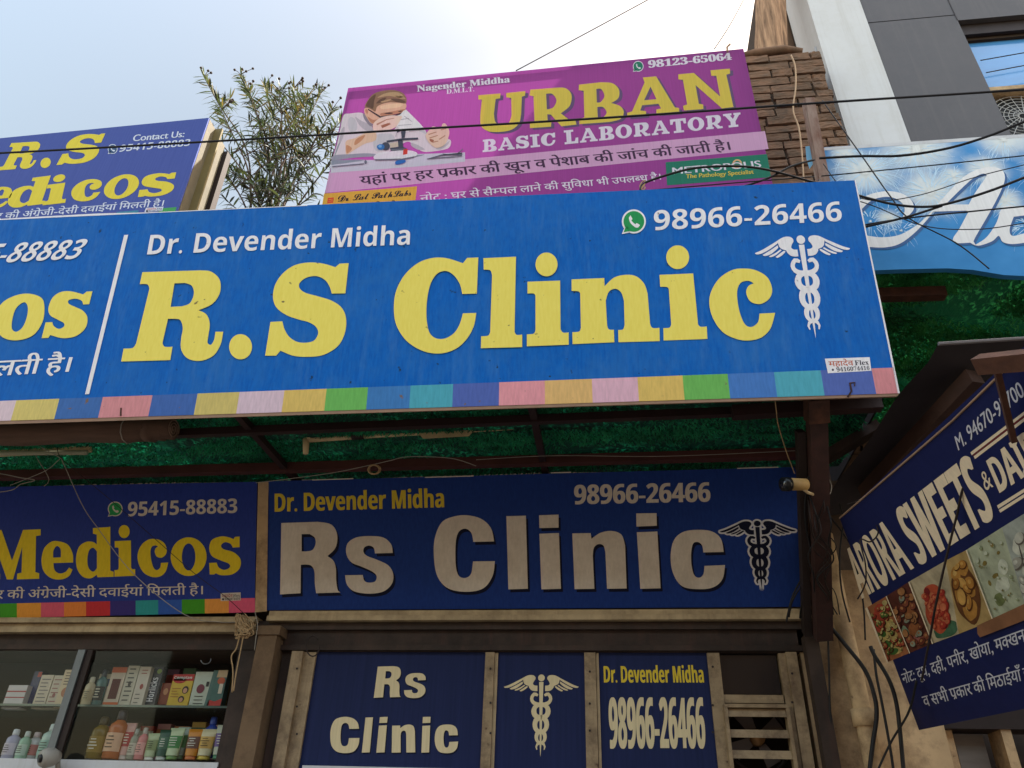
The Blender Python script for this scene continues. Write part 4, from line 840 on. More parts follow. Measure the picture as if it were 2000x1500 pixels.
for k in ('UU', 'UR', 'UB', 'UA', 'UN'):
    px_shape(P_LAB, [[[(p[0] + 6, p[1] + 3.5) + tuple(p[2:]) for p in c] for c in G[k]]], .002, sh); px_shape(P_LAB, [G[k]], .0035, lt)
obj('letter_shadow', sh, l_shadow, lb); obj('lettering', lt, l_yel, lb)
def slab_word(mb, plane, s, quad, off):
    src = {'B': G['UB'], 'A': G['UA'], 'R': G['UR'], 'S': G['S'], 'C': G['C']}
    tot = sum(SLW[c] for c in s) + .09 * (len(s) - 1); x = 0; h = homography(quad)
    for c in s:
        u0, u1 = x / tot, (x + SLW[c]) / tot; x += SLW[c] + .09
        q = [h(u0, 0), h(u1, 0), h(u1, 1), h(u0, 1)]
        if c in SL: lay(mb, plane, boxed([SL[c]]), q, off, by_box=True)
        else:
            # undo the slope of the traced letter before fitting it
            vs, fs = boxed([src[c]]); k = {'S': .035, 'C': .035}.get(c, .09); sl_ = {'S': -.1, 'C': 0}.get(c, .07)
            vs = [(a_, b_ - k * a_) for a_, b_ in vs]; vs = [(a_ + (.0 if c in 'C' else sl_) * b_, b_) for a_, b_ in vs]
            lay(mb, plane, (vs, fs), q, off, by_box=True)
    return mb
lt = slab_word(MB(), P_LAB, 'BASIC', qs(942.5, 297.5, 1086, 283.5, 24.5, 25, -1, -2), .003); slab_word(lt, P_LAB, 'LABORATORY', qs(1103, 282, 1449, 246.5, 27, 27, -2, -3), .003)
obj('subtitle', lt, l_white, lb)
# printed photo: a person in a white coat bent over a microscope
_layer = [0]
def art(name, rgb, polys, tr=True):
    mb = MB(); _layer[0] += 1
    for pl in polys: px_shape(P_LAB, [[[(640 + p[0] / 4.536, 160 + p[1] / 4.536) + tuple(p[2:]) for p in pl]]], .002 + .0004 * _layer[0], mb)
    return obj(name, mb, (lab if tr else flex)('print_%d_%d_%d' % rgb, rgb), lb)
def S1(*p): return [q + (1,) for q in p]
art('table_print', (206, 206, 216), [[(28,700),(430,690),(780,640),(1217,624),(1217,706),(800,748),(26,806)]])
art('table_edge_print', (150, 152, 168), [[(34,690),(330,688),(300,700),(150,722),(30,735)], [(780,650),(860,640),(840,652),(770,668)]])
art('coat_print', (222, 214, 216), [S1((140,298),(200,280),(310,278),(370,370),(430,430),(590,420),(610,310)) + [(680,232)] + S1((760,310),(850,405),(900,470),(1050,500),(1092,525),(1075,582),(1000,606),(860,620),(790,585),(720,530),(640,560),(500,640),(430,655),(250,668)) + [(38,692)] + S1((80,560),(110,420))])
art('coat_fold_print', (192, 182, 190), [S1((245,310),(300,345),(385,385),(400,440),(330,425),(275,375)), S1((740,540),(800,560),(860,598),(800,600),(745,570)), S1((120,430),(150,400),(140,480),(100,560)), S1((960,590),(1030,560),(1080,520),(1060,560),(1000,600))])
art('coat_shade_print', (160, 156, 172), [S1((60,650),(200,640),(330,632),(430,640),(420,658),(250,670),(46,692)), S1((90,560),(110,540),(80,620),(62,650))])
art('coat_soft_print', (204, 198, 204), [S1((430,470),(560,460),(590,520),(500,600),(430,612),(400,540)), S1((200,310),(250,340),(260,420),(200,440),(180,370)), S1((760,340),(830,400),(880,460),(820,440),(760,400))])
art('collar_print', (150, 138, 150), [S1((312,280),(345,298),(372,340),(402,385),(372,388),(325,330))])
art('sleeve_print', (228, 192, 166), [S1((165,522),(240,498),(330,455),(420,445),(425,515),(330,548),(240,600),(168,642),(158,580))])
art('sleeve_shade_print', (206, 146, 112), [S1((166,560),(215,590),(170,632)), S1((250,510),(330,470),(300,520),(240,560))])
art('face_print', (228, 184, 154), [S1((325,240),(350,228),(430,198),(560,178),(680,184),(692,232),(640,272),(560,290),(490,300),(470,335),(425,372),(380,362),(345,312),(328,280))])
art('forehead_print', (238, 202, 170), [S1((470,215),(560,195),(660,195),(640,222),(540,236),(480,240))])
art('face_shade_print', (198, 138, 112), [S1((470,278),(560,264),(680,240),(672,266),(560,294),(482,304)), S1((352,306),(400,335),(452,332),(424,368),(382,358)), S1((332,250),(345,240),(358,262),(348,284))])
art('eye_print', (96, 66, 62), [S1((500,280),(545,270),(580,276),(545,286)), S1((622,262),(650,254),(668,256),(645,266))])
art('hair_print', (152, 116, 92), [S1((328,222),(350,170),(400,110),(480,80),(580,72),(660,95),(696,140),(692,190)) + [(640,184),(560,180)] + S1((500,190),(440,218),(422,262),(392,246),(360,232))])
art('hair_dark_print', (112, 82, 68), [S1((340,210),(370,150),(425,110),(412,170),(402,235),(370,225)), S1((560,150),(640,152),(692,180),(620,182)), S1((430,190),(470,150),(520,140),(480,180))])
art('hair_light_print', (196, 158, 122), [S1((440,140),(520,98),(620,92),(672,126),(640,140),(540,124)), S1((470,175),(540,155),(560,160),(500,180)), S1((590,120),(660,128),(688,150),(640,146))])
art('glasses_print', (66, 46, 50), [[(360,238),(470,304),(500,300),(600,288),(690,260),(712,256),(706,268),(650,290),(600,298),(500,309),(472,322),(463,318),(354,246)]], False)
art('sleeve_white_print', (234, 228, 230), [S1((600,315),(640,290),(690,250),(760,312),(842,402),(790,430),(700,440),(640,430),(612,370))])
art('sleeve_crease_print', (188, 178, 186), [[(640,330),(720,320),(722,326),(642,338)], [(625,382),(742,374),(742,380),(626,389)], [(680,300),(750,350),(746,354),(676,306)], [(720,430),(850,415),(850,422),(724,440)], [(600,480),(612,440),(618,442),(606,490)]])
art('hand_print', (238, 208, 192), [S1((400,405),(410,362),(470,316),(560,296),(620,300),(660,306),(640,345),(600,400),(540,425),(480,432),(420,442))]); art('hand_print', (232, 198, 178), [S1((868,482),(880,450),(920,400),(955,396),(1000,415)) + S1((1018,372),(1046,374),(1076,430),(1070,490),(1030,560),(960,582),(900,540))])
art('finger_line_print', (196, 142, 120), [[(430,372),(520,330),(590,318),(590,324),(522,338),(440,384)], [(470,384),(550,360),(560,376),(482,410)], [(890,462),(960,440),(966,447),(895,470)], [(900,492),(975,470),(978,477),(905,502)], [(1000,420),(1050,408),(1050,417),(1005,430)], [(985,505),(1040,470),(1044,478),(990,514)], [(925,530),(980,520),(980,528),(930,540)]])
art('palm_shade_print', (176, 108, 88), [S1((480,388),(530,368),(548,378),(492,404)), S1((905,505),(940,515),(930,535),(908,525))])
art('microscope_print', (58, 58, 72), [[(520,520),(650,500),(800,492),(802,510),(650,518),(525,536)], [(622,515),(662,508),(672,578),(700,588),(690,610),(560,612),(552,584),(622,576)], [(650,438),(692,432),(683,495),(655,498)], [(610,440),(640,425),(740,412),(742,420),(650,434),(616,450)], ell(513, 570, 38, 36)], False)
art('microscope_body_print', (204, 186, 170), [[(550,542),(622,532),(626,574),(556,584)]])
art('focus_knob_print', (62, 120, 190), [ell(470, 576, 34, 25)]); art('focus_knob_print', (130, 180, 226), [ell(464, 570, 15, 12)])
art('microscope_base_print', (228, 224, 228), [S1((430,640),(560,614),(720,606),(792,630),(770,662),(660,682),(428,688))])
art('microscope_base_shade_print', (96, 94, 108), [[(420,684),(660,678),(770,658),(766,668),(660,690),(420,694)], [(560,596),(690,590),(690,600),(560,606)]], False)
art('bottle_cap_print', (214, 70, 60), [[(670,596),(709,592),(706,640),(667,645)]]); art('bottle_cap_print', (54, 112, 186), [S1((606,700),(682,690),(682,714),(608,732))])
art('tool_print', (86, 84, 98), [[(880,680),(1010,642),(1190,626),(1190,634),(1010,654),(884,686)], [(1016,634),(1100,640),(1192,628),(1190,658),(1100,648),(1030,652)], [(900,676),(1100,660),(1190,662),(1100,668),(902,682)], [(1140,640),(1196,590),(1200,596),(1150,646)]], False)
art('tool_print', (96, 94, 110), [[(40,746),(320,720),(320,728),(40,753)], ell(336, 708, 11, 16)], False)

# ================================================================== upper medical sign with its lit side
um = thing('medical_roof_sign', 'royal blue roof sign with slanting yellow medical lettering in front of the bush', 'sign', tuple(P_MED.at((200, 440))))
QU = [(-470, 474), (339, 432), (408, 230), (-400, 309)]
panel(um, P_MED, QU, t_blue, thick=.012)
f1, f2 = P_MED.at((408, 230), -.002), P_MED.at((339, 432), -.002)
dep = Vector((0, .25, 0))
obj('side_flange', MB().box8([f1 + Vector((.001, .014, 0)), f1 + Vector((.001, .014, 0)) + dep, f2 + Vector((.001, .014, 0)) + dep, f2 + Vector((.001, .014, 0)), f1 + Vector((-.02, .014, 0)), f1 + Vector((-.02, .014, 0)) + dep, f2 + Vector((-.02, .014, 0)) + dep, f2 + Vector((-.02, .014, 0))]), m_tin, um)
obj('side_flange_lip', MB().bar(f1 + Vector((.008, .11, 0)), f2 + Vector((.008, .11, 0)), .016, .10), M('olive_strip', (112, 98, 58), .7, .2, (5, 5, 5)), um)
obj('back_frame', MB().bar(f1 + Vector((0, .30, -.05)), f2 + Vector((0, .30, -.1)), .06, .07), m_steel, um)
lt = MB()
for gs, q in ((('R',), q4((-5, 333), (66, 329), (83, 276), (6, 279))), (('.',), qs(78, 329, 98, 327, 20, 20, 2, 2)), (('S',), q4((110, 323), (189, 316), (206, 260), (128, 264))),
              (('e',), q4((-36, 409), (12, 405), (30, 363), (-16, 366))), (('d',), q4((9, 408), (86, 400), (106, 342), (30, 349))), (('i', 'idot'), q4((83, 401), (127, 397), (141, 338), (97, 343))),
              (('c',), q4((132, 396), (190, 391), (206, 348), (147, 352))), (('o',), q4((196, 391), (262, 386), (279, 338), (212, 343))), (('s',), q4((268, 386), (336, 381), (347, 336), (281, 340))), (('M',), q4((-140, 420), (-42, 412), (-14, 356), (-110, 364)))):
    place(lt, P_MED, [G[k] for k in gs], q, .003)
obj('lettering', lt, t_yel, um)
lettering(um, P_MED, 'Contact Us:', 'plain', qs(259, 276, 359, 267.5, 12.5, 12, 3, 2), t_white, name='contact_line', bold=2)
lettering(um, P_MED, '95415-88883', 'sans', qs(232, 296.5, 370, 284.5, 13.5, 13, 4, 3), t_white, name='phone_number')
phone_icon(um, P_MED, (220, 291), 9.5, flex('icon_dark', (50, 76, 110)), t_white)
lettering(um, P_MED, 'हर प^कार की अंग^ेजी-देसी दवाईयां िमलती है।', 'hindi', qs(-84, 434.5, 318, 402, 11.5, 11, 4, 3), t_white, name='tagline', bold=1)
for a, b, rgb in ((-40, 138, (96, 84, 130)), (139, 182, (176, 112, 130)), (183, 227, (96, 90, 140)), (228, 271, (60, 124, 150)), (272, 311, (70, 80, 146)), (312, 345, (66, 146, 84))):
    y0 = lambda x: 433 - .083 * x; sheet(um, P_MED, [[(a - 5, y0(a) + 16), (min(b - 5, 340), y0(b) + 16), (b, y0(b)), (a, y0(a))]], flex('roofstripe_%d_%d_%d' % rgb, rgb), 'stripe_block', .002)
sticker(um, P_MED, [(282, 414.5), (317, 411.5), (319.5, 403.5), (285, 406)], t_white, s_red, s_ink, .0035)
# curled pale vinyl lying on the top edge of the big board
tag(obj('loose_vinyl', MB().poly([P_MAIN.at(p, -.01) for p in ((-40, 437), (140, 424), (330, 414), (190, 417), (60, 424), (-40, 430))]), f_whi), 'pale loose strip of vinyl along the top edge of the bright blue board', 'vinyl strip')

# ================================================================== green turf canopy behind the big board
ca = thing('clinic_canopy', 'green artificial turf canopy on dark steel bars over the fascia signs', 'canopy', (-1, 3.4, 3.4))
def turf_sheet(name, parent, x0, x1, y0, y1, zf, m, nx, ny, seed, amp=.02):
    mb = MB()
    for j in range(ny + 1):
        for i in range(nx + 1):
            x = x0 + (x1 - x0) * i / nx; y = y0 + (y1 - y0) * j / ny
            mb.v.append(Vector((x, y, zf(x, y) + amp * noise.noise(Vector((x * 1.7 + seed, y * 4, 0))))))
    for j in range(ny):
        for i in range(nx): a = j * (nx + 1) + i; mb.f.append((a, a + 1, a + nx + 2, a + nx + 1))
    return obj(name, mb, m, parent, True)
def blades(name, parent, x0, x1, y0, y1, zf, m, n, ln, seed):
    """short plastic blades hanging from the turf"""
    r_ = random.Random(seed); mb = MB()
    for k in range(n):
        x, y = r_.uniform(x0, x1), r_.uniform(y0, y1); z = zf(x, y)
        if noise.noise(Vector((x * 2.4 + seed, y * 7, 0))) < r_.uniform(-.45, .35): continue
        a = r_.uniform(0, 6.28); l = r_.uniform(.5, 1.2) * ln; dx, dy = math.cos(a), math.sin(a)
        p = Vector((x, y, z)); t = p + Vector((dx * l * .8, dy * l * .5, -l * .7)); sd = Vector((-dy, dx, 0)) * .005
        mb.v += [p - sd, p + sd, t]; i = len(mb.v); mb.f.append((i - 3, i - 2, i - 1))
    return obj(name, mb, m, parent)
zc = lambda x, y: 3.47 + (y - 2.9) * .03 - .012 * x * 0
XC = at(1625, 800, 3.0).x + .28
turf_sheet('turf', ca, -5, XC, 2.93, 3.97, zc, m_turf, 90, 14, 1)
m_blade = M('turf_blade', (56, 176, 120), .6, .3, (5, 14, 5), trans=.4, rgb2=(6, 70, 50))
o = blades('turf_blades', ca, -3.8, XC, 2.95, 3.95, lambda x, y: zc(x, y) - .004, m_blade, 60000, .03, 5); o['kind'] = 'stuff'
m_canb = M('canopy_bar_paint', (46, 28, 28), .6, .25, (8, 8, 8), bump=.2)
zb3 = 3.455
def xbar(ya, yb, xa, xb, Y, w_, h_, parent=ca, name='bar', m=m_canb):
    obj(name, MB().bar(at(xa, ya, Y), at(xb, yb, Y), w_, h_), m, parent)
xbar(872, 797, -300, 1625, 3.22, .034, .04, m=m_canb); xbar(936, 884, -250, 1640, 3.7, .045, .05, m=M('canopy_bar_brown', (74, 40, 36), .7, .25, (6, 6, 6), bump=.2))
for px in (495, 1045): a = at(px, 848 - .03 * px + 5, 3.25); obj('bar', MB().bar((a.x, 2.96, 3.43), (a.x, 3.9, 3.45), .034, .034), m_canb, ca)
xbar(806, 790, 1430, 1720, 3.12, .05, .055)
# brace post of the board, steel with peeling paint
br = thing('canopy_post', 'dark rusty steel post leaning out from the wall to carry the bright blue board', 'post', tuple(at(1605, 1240, 3.86)))
pa, pb = at(1594, 778, 3.02), at(1607, 1245, 3.84)
obj('tube', MB().bar(pb, pa, .075, .07, (0, 1, 0)), M('post_paint', (62, 38, 34), .75, .3, (9, 9, 9), bump=.35, dirt=(34, 26, 26), dirt_amt=.7), br)
obj('sleeve', MB().bar(pa.lerp(pb, .0), pa.lerp(pb, .09), .088, .084, (0, 1, 0)), m_rust, br)
obj('side_plate', MB().bar(pb.lerp(pa, .03) + Vector((-.06, .06, 0)), pa.lerp(pb, .1) + Vector((-.06, .06, 0)), .035, .05, (0, 1, 0)), m_steel, br)
obj('paint_flake', MB().quad(*[P for P in [pa.lerp(pb, t) + Vector((dx, -.046, 0)) for t, dx in ((.5, -.035), (.5, -.02), (.36, -.02), (.37, -.03))]]).quad(*[pa.lerp(pb, t) + Vector((dx, -.046, 0)) for t, dx in ((.78, -.03), (.77, -.015), (.6, -.018), (.61, -.03))]), f_whi, br)
# narrow plank beside the post
tag(obj('plank', MB().bar(at(1582, 1195, 3.93), at(1570, 1010, 3.86), .05, .02, (0, 1, 0)), M('plank_wood', (110, 82, 60), .85, .25, (4, 4, 20), bump=.3)), 'narrow wooden plank tied behind the leaning steel post', 'plank')

# lamp batten and conduit under the canopy
lamp = thing('tube_lamp_holder', 'dusty cream conduit with a dead tube lamp holder hanging under the green canopy', 'lamp holder', tuple(at(880, 850, 3.42)))
m_dust = M('dusty_cream_plastic', (206, 180, 138), .7, .15, (12, 12, 12), dirt=(90, 74, 56), dirt_amt=.5)
obj('conduit', MB().tube([at(598, 860, 3.42), at(740, 850, 3.42), at(880, 842, 3.42), at(1158, 826, 3.42)], .013, 10), m_dust, lamp, True)
obj('conduit_end', MB().tube([at(598, 858, 3.42), at(597, 886, 3.42)], [.018, .014], 10).tube([at(598, 856, 3.42), at(608, 855, 3.42)], .019, 10), m_dust, lamp, True)
obj('batten', MB().box8([at(p[0], p[1], 3.40) for p in ((826, 857), (916, 852), (928, 838), (818, 846))] + [at(p[0], p[1], 3.44) for p in ((826, 857), (916, 852), (928, 838), (818, 846))]), m_dust, lamp)
obj('lamp_socket', MB().tube([at(688, 852, 3.41), at(710, 850, 3.41)], .022, 12), m_steel, lamp, True)
obj('conduit_end', MB().tube([at(1146, 827, 3.42), at(1160, 826, 3.42)], .02, 10), m_dust, lamp, True)
tl = thing('tube_light', 'pale unlit tube light batten under the rolled brown blind', 'tube light', tuple(at(60, 884, 3.45)))
obj('batten', MB().bar(at(-250, 898, 3.45), at(178, 877, 3.45), .03, .025), m_dust, tl); obj('tube', MB().tube([at(-240, 887, 3.44), at(170, 884, 3.44)], .013, 10), M('lamp_tube', (170, 166, 140), .3, .05), tl, True)
# rolled blind
rb = thing('rolled_blind', 'thick rolled brown canvas blind tied up beneath the board', 'blind', tuple(at(170, 850, 3.12)))
ax0, ax1 = at(-420, 862, 3.12), at(292, 838, 3.12)
m_canvas = M('brown_canvas', (96, 74, 62), .9, .2, (4, 30, 30), bump=.4)
obj('roll', MB().tube([ax0.lerp(ax1, k / 12) + Vector((0, 0, .006 * math.sin(k * 2.1))) for k in range(13)], .062, 18), m_canvas, rb, True)
e0, e1 = at(285, 840, 3.12), at(338, 838, 3.12)
obj('roll_end', MB().tube([e0, e0.lerp(e1, .3), e0.lerp(e1, .35), e0.lerp(e1, .65), e0.lerp(e1, .7), e1], [.058, .064, .052, .060, .048, .055], 18), m_canvas, rb, True)
sp_ = []
dx_ = (e1 - e0).normalized()
for k in range(46): a = k * .42; r_ = .05 * (1 - k / 50); sp_.append(e1 + dx_ * .003 + Vector((0, math.cos(a) * r_, math.sin(a) * r_)))
obj('spiral_edge', MB().tube(sp_, .003, 5), M('canvas_edge', (130, 104, 88), .9), rb)
obj('tie', MB().tube([at(251, 841, 3.12) + Vector((0, .066 * math.cos(a / 10 * 6.2832), .066 * math.sin(a / 10 * 6.2832))) for a in range(11)], .003, 5), m_bwire, rb)

# ================================================================== wires and cords
def catmull(pts, n=8):
    out = []
    for i in range(len(pts) - 1):
        p0, p1, p2, p3 = pts[max(i - 1, 0)], pts[i], pts[i + 1], pts[min(i + 2, len(pts) - 1)]
        for k in range(n):
            t = k / n; out.append(.5 * ((2 * p1) + (p2 - p0) * t + (2 * p0 - 5 * p1 + 4 * p2 - p3) * t * t + (3 * p1 - p0 - 3 * p2 + p3) * t ** 3))
    out.append(pts[-1]); return out
def wire(label, pts, r, m=m_black, name='cable', cat='cable', group=None, n=8):
    P = catmull([at(p[0], p[1], p[2]) for p in pts], n)
    return tag(obj(name, MB().tube(P, r, 6), m, smooth=True), label, cat, group)
WG = 'black cables across the shop fronts'
wire('long black cable crossing in front of both roof signs and the white pillar', [(-300, 312, 2.3), (0, 299, 2.3), (400, 277, 2.3), (800, 253, 2.3), (1200, 229, 2.3), (1600, 201, 2.3), (2000, 175, 2.3), (2300, 152, 2.3)], .0055, group=WG)
wire('thick black cable sagging from the rusty post up across the fireworks sign', [(1600, 309, 2.9), (1680, 305, 2.88), (1760, 304, 2.84), (1850, 290, 2.8), (1930, 266, 2.75), (2000, 238, 2.7), (2150, 180, 2.6)], .007, group=WG)
wire('thin straight black cable from the rusty post over the top of the fireworks sign', [(1604, 344, 2.92), (1800, 325, 2.85), (2000, 304, 2.8), (2200, 282, 2.75)], .0035, group=WG)
wire('thin taut cable slanting down from the brick corner across the fireworks lettering', [(1606, 196, 2.9), (1680, 300, 2.88), (1740, 385, 2.87), (1775, 426, 2.87), (1868, 475, 2.87), (1932, 525, 2.87)], .0034, group=WG)
wire('black cable dipping below the big board corner then rising over the fireworks lettering', [(1670, 380, 2.88), (1740, 398, 2.86), (1800, 404, 2.85), (1850, 398, 2.84), (1930, 374, 2.8), (2000, 347, 2.76), (2140, 292, 2.7)], .0065, group=WG)
wire('thin black cable running level through the fireworks lettering', [(1684, 440, 2.9), (1780, 425, 2.87), (2000, 403, 2.82), (2200, 384, 2.8)], .0042, group=WG)
wire('black cable crossing low over the fireworks lettering into a knot', [(1686, 444, 2.9), (1770, 424, 2.87), (1840, 402, 2.85)], .006, group=WG)
wire('black cable arching over the green box of the purple banner', [(1250, 372, 2.85), (1262, 356, 2.85), (1330, 334, 2.85), (1380, 326, 2.85), (1450, 325, 2.85), (1510, 334, 2.85), (1590, 356, 2.88), (1600, 352, 2.9)], .006, group=WG)
wire('black cable rising from the board edge over the bricks to the rusty post', [(1440, 368, 2.86), (1500, 348, 2.86), (1545, 325, 2.87), (1590, 312, 2.9)], .006, group=WG)
wire('thin dark cable lying just over the top edge of the bright blue board', [(1240, 374, 2.84), (1400, 360, 2.84), (1500, 352, 2.84), (1590, 345, 2.9)], .0035, group=WG)
wire('thin black cable leaving the rusty post low across the fireworks sign corner', [(1604, 372, 2.92), (1700, 400, 2.88), (1800, 440, 2.86), (1900, 448, 2.84), (2000, 436, 2.8), (2200, 400, 2.76)], .0026, group=WG)
wire('thin slack cable looping over the start of the fireworks lettering', [(1608, 320, 2.92), (1650, 372, 2.9), (1712, 392, 2.88), (1800, 380, 2.86), (1905, 346, 2.82), (2000, 322, 2.78), (2150, 286, 2.74)], .0026, group=WG)
wire('thin dark tube imitating a wire reflection in the blue window, the upper one', [(1915, 118, 4.66), (2000, 103, 4.66), (2200, 68, 4.66)], .005, group=WG)  # stands in for a wire's reflection in the glass; no cable runs here
wire('thin dark tube imitating a wire reflection in the blue window, the lower one', [(1926, 142, 4.66), (2000, 128, 4.66), (2200, 92, 4.66)], .005, group=WG)  # second reflected wire, modelled as a tube before the glass
knot = [at(1255 + 5 * math.cos(a * .9), 362 + 9 * math.sin(a * .7 + .4), 2.85) for a in range(16)]
tag(obj('wire_knot', MB().tube(catmull(knot, 4), .0035, 6), m_jute, smooth=True), 'small brown knot of wire tied on the arching cable over the purple banner', 'wire knot')
wire('pale thin wire rising into the sky from the top of the purple banner', [(1008, 138, 3.97), (1150, 62, 4.2), (1272, -4, 4.4)], .005, m_guy, 'guy_wire', 'wire', 'pale guy wires of the purple banner')
wire('short curved pale wire rising beside the tree trunk', [(1395, 96, 3.97), (1425, 50, 4.1), (1452, 0, 4.3), (1470, -40, 4.4)], .0045, m_guy, 'guy_wire', 'wire', 'pale guy wires of the purple banner')
# cords under the canopy
PC = 'frayed pale cords under the canopy'
wire('long pale cord slanting down across the medical fascia sign to its foot', [(60, 862, 3.4), (115, 893, 3.42), (124, 905, 3.45), (160, 985, 3.6), (190, 1030, 3.68), (260, 1120, 3.72), (360, 1200, 3.8), (430, 1215, 3.9), (480, 1213, 3.9)], .0022, m_bwire, 'cord', 'cord', PC)
wire('second pale cord crossing the medical lettering towards the cream strip', [(112, 870, 3.4), (118, 893, 3.42), (160, 930, 3.5), (220, 980, 3.6), (300, 1050, 3.7), (380, 1120, 3.74), (440, 1165, 3.78), (478, 1200, 3.85)], .0018, m_steel, 'cord', 'cord', PC)
wire('limp pale cord loop hanging at the picture edge above the medical sign', [(-60, 918, 3.5), (0, 925, 3.5), (40, 933, 3.5), (68, 938, 3.5), (40, 946, 3.5), (20, 958, 3.5), (-40, 965, 3.5)], .0024, m_bwire, 'cord', 'cord', PC)
wire('bent pale cord forked below the tube light', [(60, 858, 3.42), (70, 890, 3.45), (95, 934, 3.5), (86, 950, 3.5)], .0018, m_bwire, 'cord', 'cord', PC)
wire('thin cord running from the tube light knot down to the canopy beam', [(118, 895, 3.42), (96, 915, 3.45), (70, 928, 3.48), (20, 948, 3.5)], .0018, m_bwire, 'cord', 'cord', PC)
wire('thin cord sagging along the canopy beam above the clinic lettering', [(500, 943, 3.62), (640, 925, 3.6), (725, 908, 3.55), (760, 900, 3.52), (800, 892, 3.5), (880, 895, 3.52), (930, 910, 3.58)], .002, m_bwire, 'cord', 'cord', PC)
wire('faint cord along the top of the fascia signs towards the leaning post', [(930, 898, 3.6), (1080, 890, 3.6), (1300, 891, 3.62), (1560, 880, 3.65)], .0016, m_bwire, 'cord', 'cord', PC)
wire('thin cord dropping from the board to the security camera', [(1513, 775, 3.0), (1516, 800, 3.05), (1520, 830, 3.15), (1535, 880, 3.3), (1552, 925, 3.4)], .0022, m_jute, 'cord', 'cord', PC)
ring = [at(730 + 11 * math.cos(a * .524), 917 + 9 * math.sin(a * .524), 3.52) for a in range(13)]
tag(obj('rope_ring', MB().tube(ring, .005, 6).tube([p + Vector((.004, .006, .003)) for p in ring], .004, 6), m_jute, smooth=True), 'small ring of twine hanging on the cord over the clinic sign', 'rope ring')
# bundle of jute rope hanging by the brown pillar
jr = thing('rope_bundle', 'tangled bundle of jute rope hanging from the ledge beside the brown pillar', 'rope', tuple(at(482, 1200, 3.88)))
for k in range(9):
    pts = []
    for i in range(16):
        t = i / 15; pts.append(at(480 + 13 * math.sin(t * 9 + k * 1.3) + (rng.random() - .5) * 8 - t * 9, 1198 + 46 * abs(math.sin(t * 3.1 + k * .35)) + rng.uniform(-3, 3), 3.87 - .012 * math.sin(k + t * 5)))
    obj('strand', MB().tube(catmull(pts, 4), .0032, 5), m_jute, jr, True)
obj('strand', MB().tube(catmull([at(472, 1225, 3.87), at(462, 1265, 3.87), at(452, 1282, 3.87), at(455, 1310, 3.88), at(453, 1352, 3.88)], 6), .0036, 6), m_jute, jr, True)
obj('strand', MB().tube(catmull([at(478, 1228, 3.87), at(470, 1270, 3.87), at(462, 1310, 3.88), at(456, 1350, 3.88)], 6), .0036, 6), m_jute, jr, True)
obj('strand', MB().tube(catmull([at(498, 1195, 3.87), at(503, 1220, 3.87), at(500, 1245, 3.87), at(497, 1270, 3.87)], 6), .002, 5), m_bwire, jr, True)
tag(obj('hook', MB().tube([at(402 + 10 * math.cos(a * .45 + 3.3), 1288 + 9 * math.sin(a * .45 + 3.3) * -1, 3.93) for a in range(8)], .003, 6), m_alu), 'shiny bent wire hook under the lintel of the display window', 'hook')
tag(obj('wire_loop', MB().tube([at(611 + 13 * math.cos(a * .4), 1262 + 20 * math.sin(a * .4), 3.93) for a in range(15)], .0035, 6), m_steel), 'dark wire loop hanging at the clinic window frame corner', 'wire loop')
# cables along the posts
PB = 'slack black cables beside the cream pillar'
wire('thick black cable bowing out from the post foot down the cream pillar', [(1625, 1228, 3.85), (1650, 1258, 3.85), (1690, 1310, 3.86), (1708, 1360, 3.86), (1712, 1400, 3.86), (1705, 1450, 3.87), (1698, 1510, 3.87), (1696, 1560, 3.87)], .0095, group=PB)
wire('black cable hanging down the pillar from the side sign corner', [(1700, 1262, 3.8), (1708, 1280, 3.8), (1735, 1325, 3.8), (1750, 1370, 3.82), (1758, 1430, 3.84), (1765, 1510, 3.85), (1768, 1560, 3.85)], .009, group=PB)
wire('thinner cable between the two thick ones on the cream pillar', [(1706, 1268, 3.83), (1712, 1320, 3.84), (1722, 1370, 3.85), (1735, 1440, 3.86), (1745, 1505, 3.86), (1748, 1560, 3.86)], .006, group=PB)
wire('crossing cable running from the side sign down towards the post', [(1790, 1330, 3.6), (1775, 1390, 3.7), (1740, 1450, 3.8), (1712, 1510, 3.82), (1690, 1560, 3.84)], .005, group=PB)
wire('thin black wire straight down the pillar next to the door post', [(1617, 1242, 3.84), (1619, 1300, 3.86), (1622, 1400, 3.9), (1632, 1500, 3.92), (1636, 1560, 3.92)], .0045, group=PB)
wire('black wire from the pillar top down over the clinic sign end', [(1592, 1085, 3.74), (1575, 1115, 3.76), (1550, 1160, 3.8), (1540, 1195, 3.82), (1536, 1215, 3.84)], .005, group=PB)
wire('second wire bundled to the leaning post, ending under the ledge', [(1596, 1090, 3.72), (1585, 1140, 3.78), (1572, 1190, 3.82), (1562, 1208, 3.84)], .0045, group=PB)
wire('third wire bundled to the leaning post, ending beside the second', [(1600, 1120, 3.74), (1588, 1165, 3.78), (1578, 1200, 3.84)], .004, group=PB)
wire('thin wire wound along the leaning post', [(1580, 930, 3.28), (1572, 1000, 3.4), (1585, 1080, 3.55), (1606, 1150, 3.66), (1600, 1200, 3.76), (1612, 1235, 3.8)], .005, group=PB)
wire('pale looped cable behind the security camera', [(1582, 945, 3.3), (1600, 972, 3.33), (1618, 968, 3.33), (1624, 950, 3.33), (1618, 935, 3.33)], .003, m_bwire, group=PB)
wire('dark cord hanging across the side sign lettering', [(1965, 800, 2.4), (1890, 930, 2.5), (1868, 1010, 2.62), (1848, 1090, 2.72), (1828, 1180, 2.84), (1818, 1235, 2.95), (1800, 1330, 3.1)], .004, m_steel, 'cord', 'cord', 'cords in front of the side sign')
